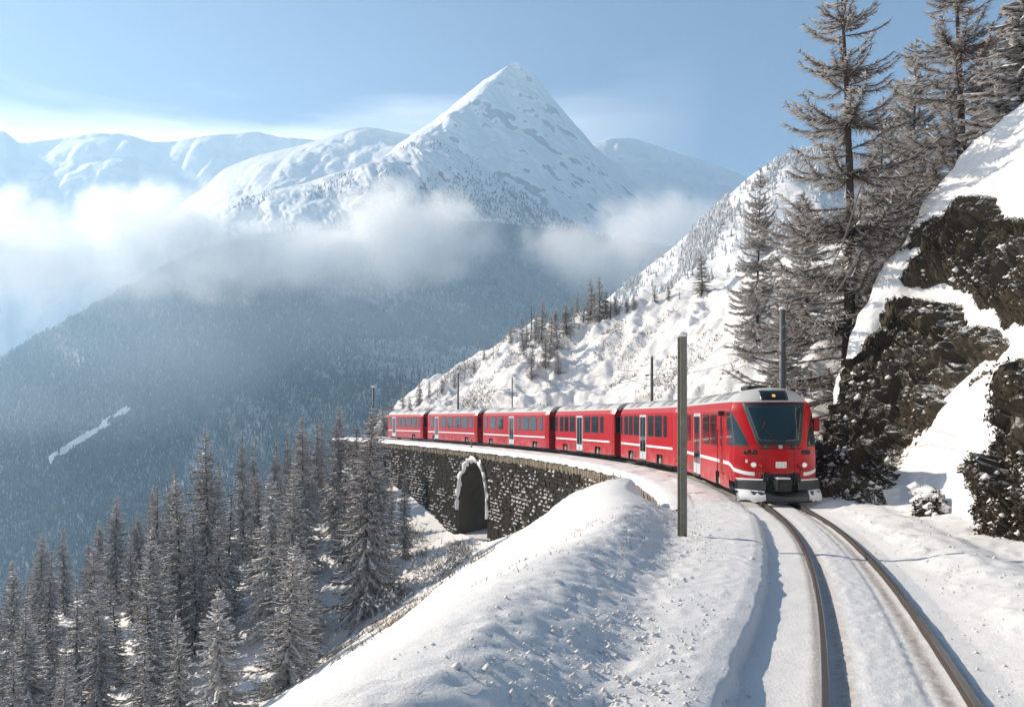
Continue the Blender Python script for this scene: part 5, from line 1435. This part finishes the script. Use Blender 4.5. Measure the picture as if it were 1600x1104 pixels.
wood = [(18, 872, 86, 'dark', 1.0, None), (64, 826, 104, 'dark', .9, None), (80, 850, 96, 'slim', 1, None), (100, 819, 112, 'slim', 1.1, None), (146, 847, 88, 'dark', 1, None), (180, 767, 106, 'dark', .95, None),
        (240, 755, 112, 'dark', .85, None), (277, 742, 84, 'dark', 1.0, None), (322, 666, 92, 'dark', 1.0, 'tall brown larch standing clear above its neighbours, first tall spire from the left'), (358, 750, 86, 'slim', 1.0, None), (379, 685, 104, 'dark', .8, None), (397, 682, 112, 'slim', 1, None),
        (422, 735, 80, 'white', .9, 'snow-whitened conifer with a pale pointed top amid the brown larches'), (430, 681, 110, 'slim', 1, None), (450, 674, 108, 'slim', 1.0, None), (470, 648, 90, 'dark', .95, None), (495, 652, 105, 'slim', 1, None),
        (225, 982, 66, 'slim', 1.0, None), (345, 915, 60, 'white', 1.1, 'white snow-laden spruce at the bottom edge, nearest tree of the wood'), (480, 855, 70, 'slim', 1.1, None), (528, 626, 100, 'dark', .85, None), (503, 652, 112, 'slim', 1, None),
        (577, 634, 76, 'big', 1.0, 'broad snow-dusted conifer nearest the viaduct, widest tree of the wood'), (556, 655, 104, 'slim', 1.2, None), (633, 722, 84, 'slim', .75, 'small slender larch just left of the viaduct arch'), (612, 752, 90, 'slim', .9, None), (598, 722, 98, 'slim', 1.0, None), (118, 900, 78, 'slim', 1.1, None),
        (42, 905, 92, 'slim', 1.1, None), (205, 830, 98, 'slim', 1.0, None), (585, 690, 108, 'slim', 1.1, None), (538, 700, 88, 'slim', 1.0, None)]
env = lambda q: float(np.interp(q, [-80, 0, 64, 180, 322, 480, 580, 660], [905, 868, 826, 775, 690, 655, 640, 720]))
rngw = np.random.default_rng(8)
spots_w = [((p - CX) / F * d, d) for p, _, d, *_ in wood]
tries = 0
while len(wood) < 66 and tries < 4000:
    tries += 1
    d = rngw.uniform(58, 113); q = rngw.uniform(-70, 600); x = (q - CX) / F * d
    if min((x - a) ** 2 + (d - b) ** 2 for a, b in spots_w) < 3.6 ** 2: continue
    t_ = np.clip((d - 46) / 37, 0, 1)
    if abs(x - (-19 + 14.5 * t_)) < 3.2 or x > -19 + 14.5 * t_: continue
    h = rngw.uniform(10, 17); zt = float(p1(x, d)) + h; tp = HY - (zt - CAMZ) * F / d
    if tp < env(q) + 12: continue
    wood.append((q, tp, d, ['dark', 'slim', 'slim', 'dark'][len(wood) % 4], rngw.uniform(.9, 1.15), None)); spots_w.append((x, d))
names_k = {'dark': 'brown larch dusted with snow', 'slim': 'slim brown larch with thin snow'}
order_w = sorted(range(len(wood)), key=lambda i: wood[i][0])
rank = {i: k for k, i in enumerate(order_w)}
for i, (px_, tp, d, kind, wide, lab) in enumerate(wood):
    x = (px_ - CX) / F * d; zg = float(p1(x, d)) - .2
    zt = CAMZ + (HY - tp) / F * d
    plant_tree('larch' if kind in ('dark', 'slim') else ('spruce' if kind in ('white', 'big') else 'snag'), kind, i, (x, d, zg), zt - zg, i * 1.7, lab or f"{names_k[kind]}, {ordinal(rank[i])} from the left in the wood below the line", 'trees in the wood below the viaduct', wide)

right = [(1319, -60, 43, 'larch', 1.28, 0, 'tall bare larch with dark trunk beside the rock, left of the two giants'), (1493, -90, 45.5, 'larch', 1.40, 1, 'tall bare larch above the cliff, right of the two giants'), (1600, -70, 41.5, 'laden', 1.25, 0, 'spruce thick with snow above the cliff at the right edge'),
         (1186, 262, 64, 'larch_snowy', .80, 0, 'slender larch by itself left of the tall ones, behind the grey mast'), (1378, 150, 55, 'larch_snowy', .85, 1, 'frosted larch standing between the two giants'), (1258, 300, 60, 'larch_snowy', 1.1, 2, 'frosted larch with drooping boughs behind the driving coach'),
         (1345, 330, 47, 'larch_snowy', 1.0, 0, 'low frosted larch at the foot of the left giant'), (1430, 60, 62, 'larch_snowy', 1.0, 1, 'pale larch half hidden behind the two giants'), (1550, 40, 56, 'larch_snowy', 1.0, 2, 'pale larch between the right giant and the laden spruce'), (1228, 420, 53, 'larch_snowy', 1.15, 1, 'short frosted larch directly behind the grey mast')]
for i, (px_, tp, d, kind, wide, v, lab) in enumerate(right):
    x = (px_ - CX) / F * d; zg = hill_z(x, d) - .3
    if kind == 'laden': zg = 9.0
    zt = CAMZ + (HY - tp) / F * d
    plant_tree('spruce' if kind == 'laden' else 'larch', kind, v, (x, d, zg), zt - zg, 1.1 + i * 2.1, lab, 'trees above the cutting', wide)

ridge_t = [(1095, 393, 463, 'ridge', 1.3), (937, 431, 503, 'ridge', 1.2), (924, 436, 500, 'ridge', 1.2), (954, 459, 500, 'thin', 1.5), (902, 456, 503, 'ridge', 1.0), (885, 468, 520, 'ridge', 1.4), (861, 482, 560, 'ridge', .9), (846, 466, 535, 'ridge', 1.0), (830, 469, 532, 'thin', 1), (815, 487, 548, 'ridge', .7), (799, 509, 535, 'ridge', 1.1), (756, 544, 560, 'ridge', 1.3), (741, 562, 582, 'ridge', .9), (726, 570, 590, 'thin', 1.3), (710, 578, 605, 'ridge', .9), (690, 588, 612, 'ridge', 1.2), (671, 593, 620, 'ridge', .8), (655, 592, 632, 'ridge', 1.1), (630, 603, 645, 'ridge', 1.0), (1023, 447, 472, 'ridge', 1.3), (980, 462, 487, 'ridge', 1.3), (1060, 452, 466, 'thin', 1.5), (612, 622, 668, 'ridge', 1.5), (970, 470, 488, 'thin', 1.4), (870, 500, 545, 'ridge', 1.3), (640, 618, 650, 'ridge', 1.2), (598, 640, 690, 'ridge', 1.6), (683, 600, 618, 'thin', 1.5), (770, 540, 560, 'thin', 1.2), (868, 478, 512, 'ridge', 1.2), (893, 474, 505, 'ridge', 1.2), (917, 462, 498, 'ridge', 1.3), (946, 452, 496, 'ridge', 1.3), (962, 462, 492, 'ridge', 1.4), (990, 458, 482, 'ridge', 1.4), (1008, 452, 476, 'ridge', 1.3), (838, 486, 530, 'ridge', 1.1), (852, 520, 575, 'ridge', 1.2), (832, 540, 590, 'ridge', 1.2), (871, 545, 585, 'ridge', 1.3), (822, 505, 545, 'ridge', 1.2), (1045, 446, 468, 'ridge', 1.3), (912, 470, 502, 'thin', 1.6)]
ro = {i: k for k, i in enumerate(sorted(range(len(ridge_t)), key=lambda i: ridge_t[i][0]))}
rx = [p[0] for p in ridge_px][::-1]; rd = [p[2] for p in ridge_px][::-1]; ry_ = [p[1] for p in ridge_px][::-1]
flat = G_HILL.reshape(-1, 3); fpx, fpy = project(flat)
for i, (px_, tp, bp, kind, wide) in enumerate(ridge_t):
    # stand each tree where the line of its foot meets the spur
    cost = (fpx - px_) ** 2 + (fpy - bp) ** 2
    j = np.argmin(cost); P = flat[j]
    h = max((bp - tp) / F * P[1], 1.5) + .3
    plant_tree('young_conifer' if kind == 'ridge' else 'bare_sapling', kind, i, (P[0], P[1], P[2] - .3), h, i * 1.3, ('frosted small conifer' if kind == 'ridge' else 'thin bare sapling') + f", {ordinal(ro[i])} tree from the left along the spur", 'small trees on the spur', wide)

# ------------------------------------------------------------------ ground cover poking through the snow
def blades(name, P, Nrm, lmin, lmax, w, mat, label, seed, up=.8, cat='scrub'):
    rng = np.random.default_rng(seed); n = len(P)
    d = rng.normal(size=(n, 3)) * .6; d[:, 2] += up; d /= np.linalg.norm(d, axis=1, keepdims=True)
    e = np.cross(d, rng.normal(size=(n, 3))); e /= np.maximum(np.linalg.norm(e, axis=1, keepdims=True), 1e-6)
    L = rng.uniform(lmin, lmax, (n, 1))
    V = np.stack([P - e * w, P + e * w, P + d * L], 1).reshape(-1, 3)
    return tag(link(name, raw_mesh(name, V, np.arange(len(V)).reshape(-1, 3), mat, smooth_shade=False)), label, cat, None, 'stuff')
rng = np.random.default_rng(31)
# stalks on the slope below the bank
s_ = rng.uniform(26, 78, 20000); u_ = -rng.uniform(4.6, 19, 20000)
x_, y_ = track(s_, u_)
k = fbm(x_ * .5 + y_ * .2, y_ * .4, 0, 3, 211) > .12
s_, u_ = s_[k][:8000], u_[k][:8000]; x_, y_ = track(s_, u_)
P = np.stack([x_, y_, terrain(s_, u_) - .02], -1)
blades('dry_grass', P, None, .15, .6, .024, M['straw'], 'dry grass stalks poking through the slope below the viaduct', 32)
s_ = rng.uniform(9, 24, 1400); u_ = -rng.uniform(3.2, 4.9, 1400); x_, y_ = track(s_, u_)
k = fbm(x_ * 1.2, y_ * 1.2, 0, 2, 212) > .22
P = np.stack([x_[k], y_[k], terrain(s_[k], u_[k]) - .01], -1)
blades('grass_tuft', P, None, .03, .12, .006, M['straw'], 'sparse straw tips on the snow bank before the post', 33)
# scrub on the spur
idx = rng.integers(0, len(flat), 60000); Q = flat[idx]; qx, qy = project(Q)
k = (fbm(Q[:, 0] * .22, Q[:, 1] * .22, 0, 3, 213) + .55 * np.exp(-((qx - 840) / 45) ** 2 - ((qy - 565) / 32) ** 2) > .20) & (qx > 590) & (qx < 1220) & (Q[:, 1] < 150)
Q = Q[k][:15000]
blades('hill_scrub', Q + rng.normal(0, .12, Q.shape) * np.array([1, 1, .3]), None, .15, .6, .045, M['twig'], 'brown scrub and dwarf pine on the spur behind the train', 34)
Q2 = Q[rng.random(len(Q)) < .5]
blades('scrub_snow', Q2 + np.array([0, 0, .25]) + rng.normal(0, .15, Q2.shape), None, .12, .40, .07, M['snow_bough'], 'frost clinging to the scrub on the spur', 35)

# ------------------------------------------------------------------ air: haze and the fog banks in the valley
mb = MB(); mb.box(-4200, 4200, -120, 4600, -421, 1135)
hz = mb.build('haze', simple('haze_air', (1, 1, 1))); tag(hz, 'thin blue haze filling the valley', 'haze', None, 'stuff')
m = bpy.data.materials.new('haze_volume'); m.use_nodes = True; nt = m.node_tree; nt.nodes.clear()
vo = nt.nodes.new('ShaderNodeVolumePrincipled'); om = nt.nodes.new('ShaderNodeOutputMaterial'); nt.links.new(vo.outputs[0], om.inputs['Volume'])
vo.inputs['Color'].default_value = (0.50, 0.76, 1.0, 1); vo.inputs['Density'].default_value = 0.00021; vo.inputs['Anisotropy'].default_value = 0.32
hz.data.materials.clear(); hz.data.materials.append(m)

def fog(name, lumps, dens, label, nscale=.016, amp=1.5, top_heavy=True, tint=(1.0, .995, .985)):
    """lumps: (x, y, z, rx, ry, rz). One closed box whose density comes from the lumps, frayed by noise"""
    A = np.array(lumps, float)
    lo, hi = (A[:, :3] - A[:, 3:]).min(0) , (A[:, :3] + A[:, 3:]).max(0)
    c = (lo + hi) / 2
    mb = MB(); h = (hi - lo) / 2 * 1.02; mb.box(-h[0], h[0], -h[1], h[1], -h[2], h[2])
    m = bpy.data.materials.new(name + '_volume'); m.use_nodes = True; nt = m.node_tree; n, l = nt.nodes, nt.links; n.clear()
    om = n.new('ShaderNodeOutputMaterial'); vo = n.new('ShaderNodeVolumePrincipled'); l.new(vo.outputs[0], om.inputs['Volume'])
    vo.inputs['Color'].default_value = (*tint, 1); vo.inputs['Anisotropy'].default_value = 0.55
    tc = n.new('ShaderNodeTexCoord')
    acc = None
    for (x, y, z, rx, ry, rz) in lumps:
        s1 = n.new('ShaderNodeVectorMath'); s1.operation = 'SUBTRACT'; l.new(tc.outputs['Object'], s1.inputs[0]); s1.inputs[1].default_value = (x - c[0], y - c[1], z - c[2])
        s2 = n.new('ShaderNodeVectorMath'); s2.operation = 'DIVIDE'; l.new(s1.outputs[0], s2.inputs[0]); s2.inputs[1].default_value = (rx, ry, rz)
        s3 = n.new('ShaderNodeVectorMath'); s3.operation = 'LENGTH'; l.new(s2.outputs[0], s3.inputs[0])
        s4 = n.new('ShaderNodeMath'); s4.operation = 'SUBTRACT'; s4.inputs[0].default_value = 1.0; l.new(s3.outputs['Value'], s4.inputs[1])
        if acc is None: acc = s4.outputs[0]
        else:
            mx = n.new('ShaderNodeMath'); mx.operation = 'SMOOTH_MAX'; l.new(acc, mx.inputs[0]); l.new(s4.outputs[0], mx.inputs[1]); mx.inputs[2].default_value = .15; acc = mx.outputs[0]
    nz = n.new('ShaderNodeTexNoise'); nz.inputs['Scale'].default_value = nscale; nz.inputs['Detail'].default_value = 7; nz.inputs['Roughness'].default_value = .6
    l.new(tc.outputs['Object'], nz.inputs['Vector'])
    ms = n.new('ShaderNodeMath'); ms.operation = 'MULTIPLY_ADD'; l.new(nz.outputs['Fac'], ms.inputs[0]); ms.inputs[1].default_value = amp; ms.inputs[2].default_value = -amp * .62
    ad = n.new('ShaderNodeMath'); ad.operation = 'ADD'; l.new(acc, ad.inputs[0]); l.new(ms.outputs[0], ad.inputs[1])
    # no fog outside the lumps themselves, so the box never shows
    mr = n.new('ShaderNodeMapRange'); mr.interpolation_type = 'SMOOTHSTEP'; l.new(ad.outputs[0], mr.inputs['Value']); mr.inputs['From Min'].default_value = 0.0; mr.inputs['From Max'].default_value = .45; mr.inputs['To Max'].default_value = dens
    gt = n.new('ShaderNodeMapRange'); l.new(acc, gt.inputs['Value']); gt.inputs['From Min'].default_value = 0; gt.inputs['From Max'].default_value = .25
    mm = n.new('ShaderNodeMath'); mm.operation = 'MULTIPLY'; l.new(mr.outputs[0], mm.inputs[0]); l.new(gt.outputs[0], mm.inputs[1])
    if top_heavy:
        sz = n.new('ShaderNodeSeparateXYZ'); l.new(tc.outputs['Object'], sz.inputs[0])
        vr = n.new('ShaderNodeMapRange'); vr.interpolation_type = 'SMOOTHSTEP'; l.new(sz.outputs['Z'], vr.inputs['Value'])
        vr.inputs['From Min'].default_value = -h[2] * .95; vr.inputs['From Max'].default_value = h[2] * .45; vr.inputs['To Min'].default_value = .07
        m2 = n.new('ShaderNodeMath'); m2.operation = 'MULTIPLY'; l.new(mm.outputs[0], m2.inputs[0]); l.new(vr.outputs[0], m2.inputs[1]); mm = m2
    l.new(mm.outputs[0], vo.inputs['Density'])
    o = mb.build(name, m); o.location = c
    tag(o, label, 'fog bank', 'fog banks in the valley', 'stuff')
    return o
def lump(px_, py_, d, wpx, hpx, depth):
    p = at(px_, py_, d); return (p[0], p[1], p[2], wpx / F * d, depth * .62, hpx * 1.18 / F * d)
fog('fog_bank', [lump(0, 400, 1180, 210, 120, 110), lump(230, 345, 1200, 170, 90, 100), lump(330, 400, 1180, 240, 85, 110), lump(-160, 380, 1200, 200, 110, 110), lump(180, 430, 1160, 300, 80, 90)], .028, 'sunlit bank of valley fog lying across the left of the mountainside')
fog('fog_bank', [lump(620, 365, 1160, 170, 105, 110), lump(500, 400, 1150, 190, 80, 100), lump(690, 385, 1140, 130, 80, 90), lump(560, 420, 1120, 260, 70, 90)], .030, 'bright puff of valley fog in front of the shoulder, below the pointed summit')
fog('fog_bank', [lump(1000, 370, 1000, 130, 80, 90), lump(900, 385, 1000, 120, 60, 80), lump(1060, 360, 980, 110, 75, 80), lump(960, 430, 980, 140, 60, 80)], .027, 'fog tongue lying right of the pointed summit against the frosted slope')

fog('fog_veil', [lump(330, 450, 1150, 620, 170, 150), lump(760, 470, 1120, 420, 150, 120), lump(150, 560, 1080, 420, 150, 110)], .0024, 'thin veil of mist hanging on the mountainside under the fog banks', .006, .5, False, (.72, .88, 1.0))

# snowy brush at the foot of the viaduct, left of the arch
rng = np.random.default_rng(55)
B = []
for k in range(46):
    q_, d_ = rng.uniform(590, 735), rng.uniform(70, 104)
    x = (q_ - CX) / F * d_
    xw, yw = track(np.interp(d_, _Y, _S), -4.2)
    if x > float(xw) - .6: continue
    z = max(float(p1(x, d_)), float(bank(np.interp(d_, _Y, _S), -4.2 - (float(xw) - x))))
    n = int(rng.integers(60, 130)); r = rng.uniform(.5, 1.5)
    B.append(np.stack([x + rng.normal(0, r, n), d_ + rng.normal(0, r, n), z + np.abs(rng.normal(0, r * .35, n))], -1))
B = np.concatenate(B)
blades('brushwood', B, None, .3, 1.1, .04, M['rime'], 'frosted brushwood on the slope at the foot of the viaduct', 56)
blades('brush_snow', B[::2] + np.array([0, 0, .2]), None, .2, .6, .11, M['snow_bough'], 'snow lying on the brushwood at the foot of the viaduct', 57)

# loose clods and crumbs of ploughed snow near the camera
rng = np.random.default_rng(77)
n = 5200
s_ = 4.5 + 21 * rng.random(n) ** 1.6
which = rng.random(n)
u_ = np.where(which < .60, trough(s_) - .15 + rng.normal(0, .42, n), np.where(which < .62, -1.22 + rng.normal(0, .10, n), 2.0 + rng.normal(0, .8, n)))
keepc = (np.abs(u_) > .75) & (fbm(s_ * .9, u_ * 2, 0, 3, 78) > -.08)
s_, u_ = s_[keepc], u_[keepc]; n = len(s_)
x_, y_ = track(s_, u_); z_ = terrain(s_, u_)
r_ = np.exp(rng.normal(-4.45, .50, n)).clip(.005, .040)
oc = np.array([(1, 0, 0), (0, 1, 0), (-1, 0, 0), (0, -1, 0), (0, 0, .8), (0, 0, -.7), (.6, .6, .45), (-.6, .5, .5)], float)[:6]
V = (np.stack([x_, y_, z_ + r_ * .25], -1)[:, None] + oc[None] * r_[:, None, None] * rng.uniform(.6, 1.4, (n, 6, 1))).reshape(-1, 3)
of = np.array([(0, 1, 4), (1, 2, 4), (2, 3, 4), (3, 0, 4), (1, 0, 5), (2, 1, 5), (3, 2, 5), (0, 3, 5)])
o = link('snow_crumbs', raw_mesh('snow_crumbs', V, (np.arange(n)[:, None, None] * 6 + of[None]).reshape(-1, 3), M['snow_bough']))
tag(o, 'loose crumbs of ploughed snow lying on the bank and beside the rails', 'snow', None, 'stuff')
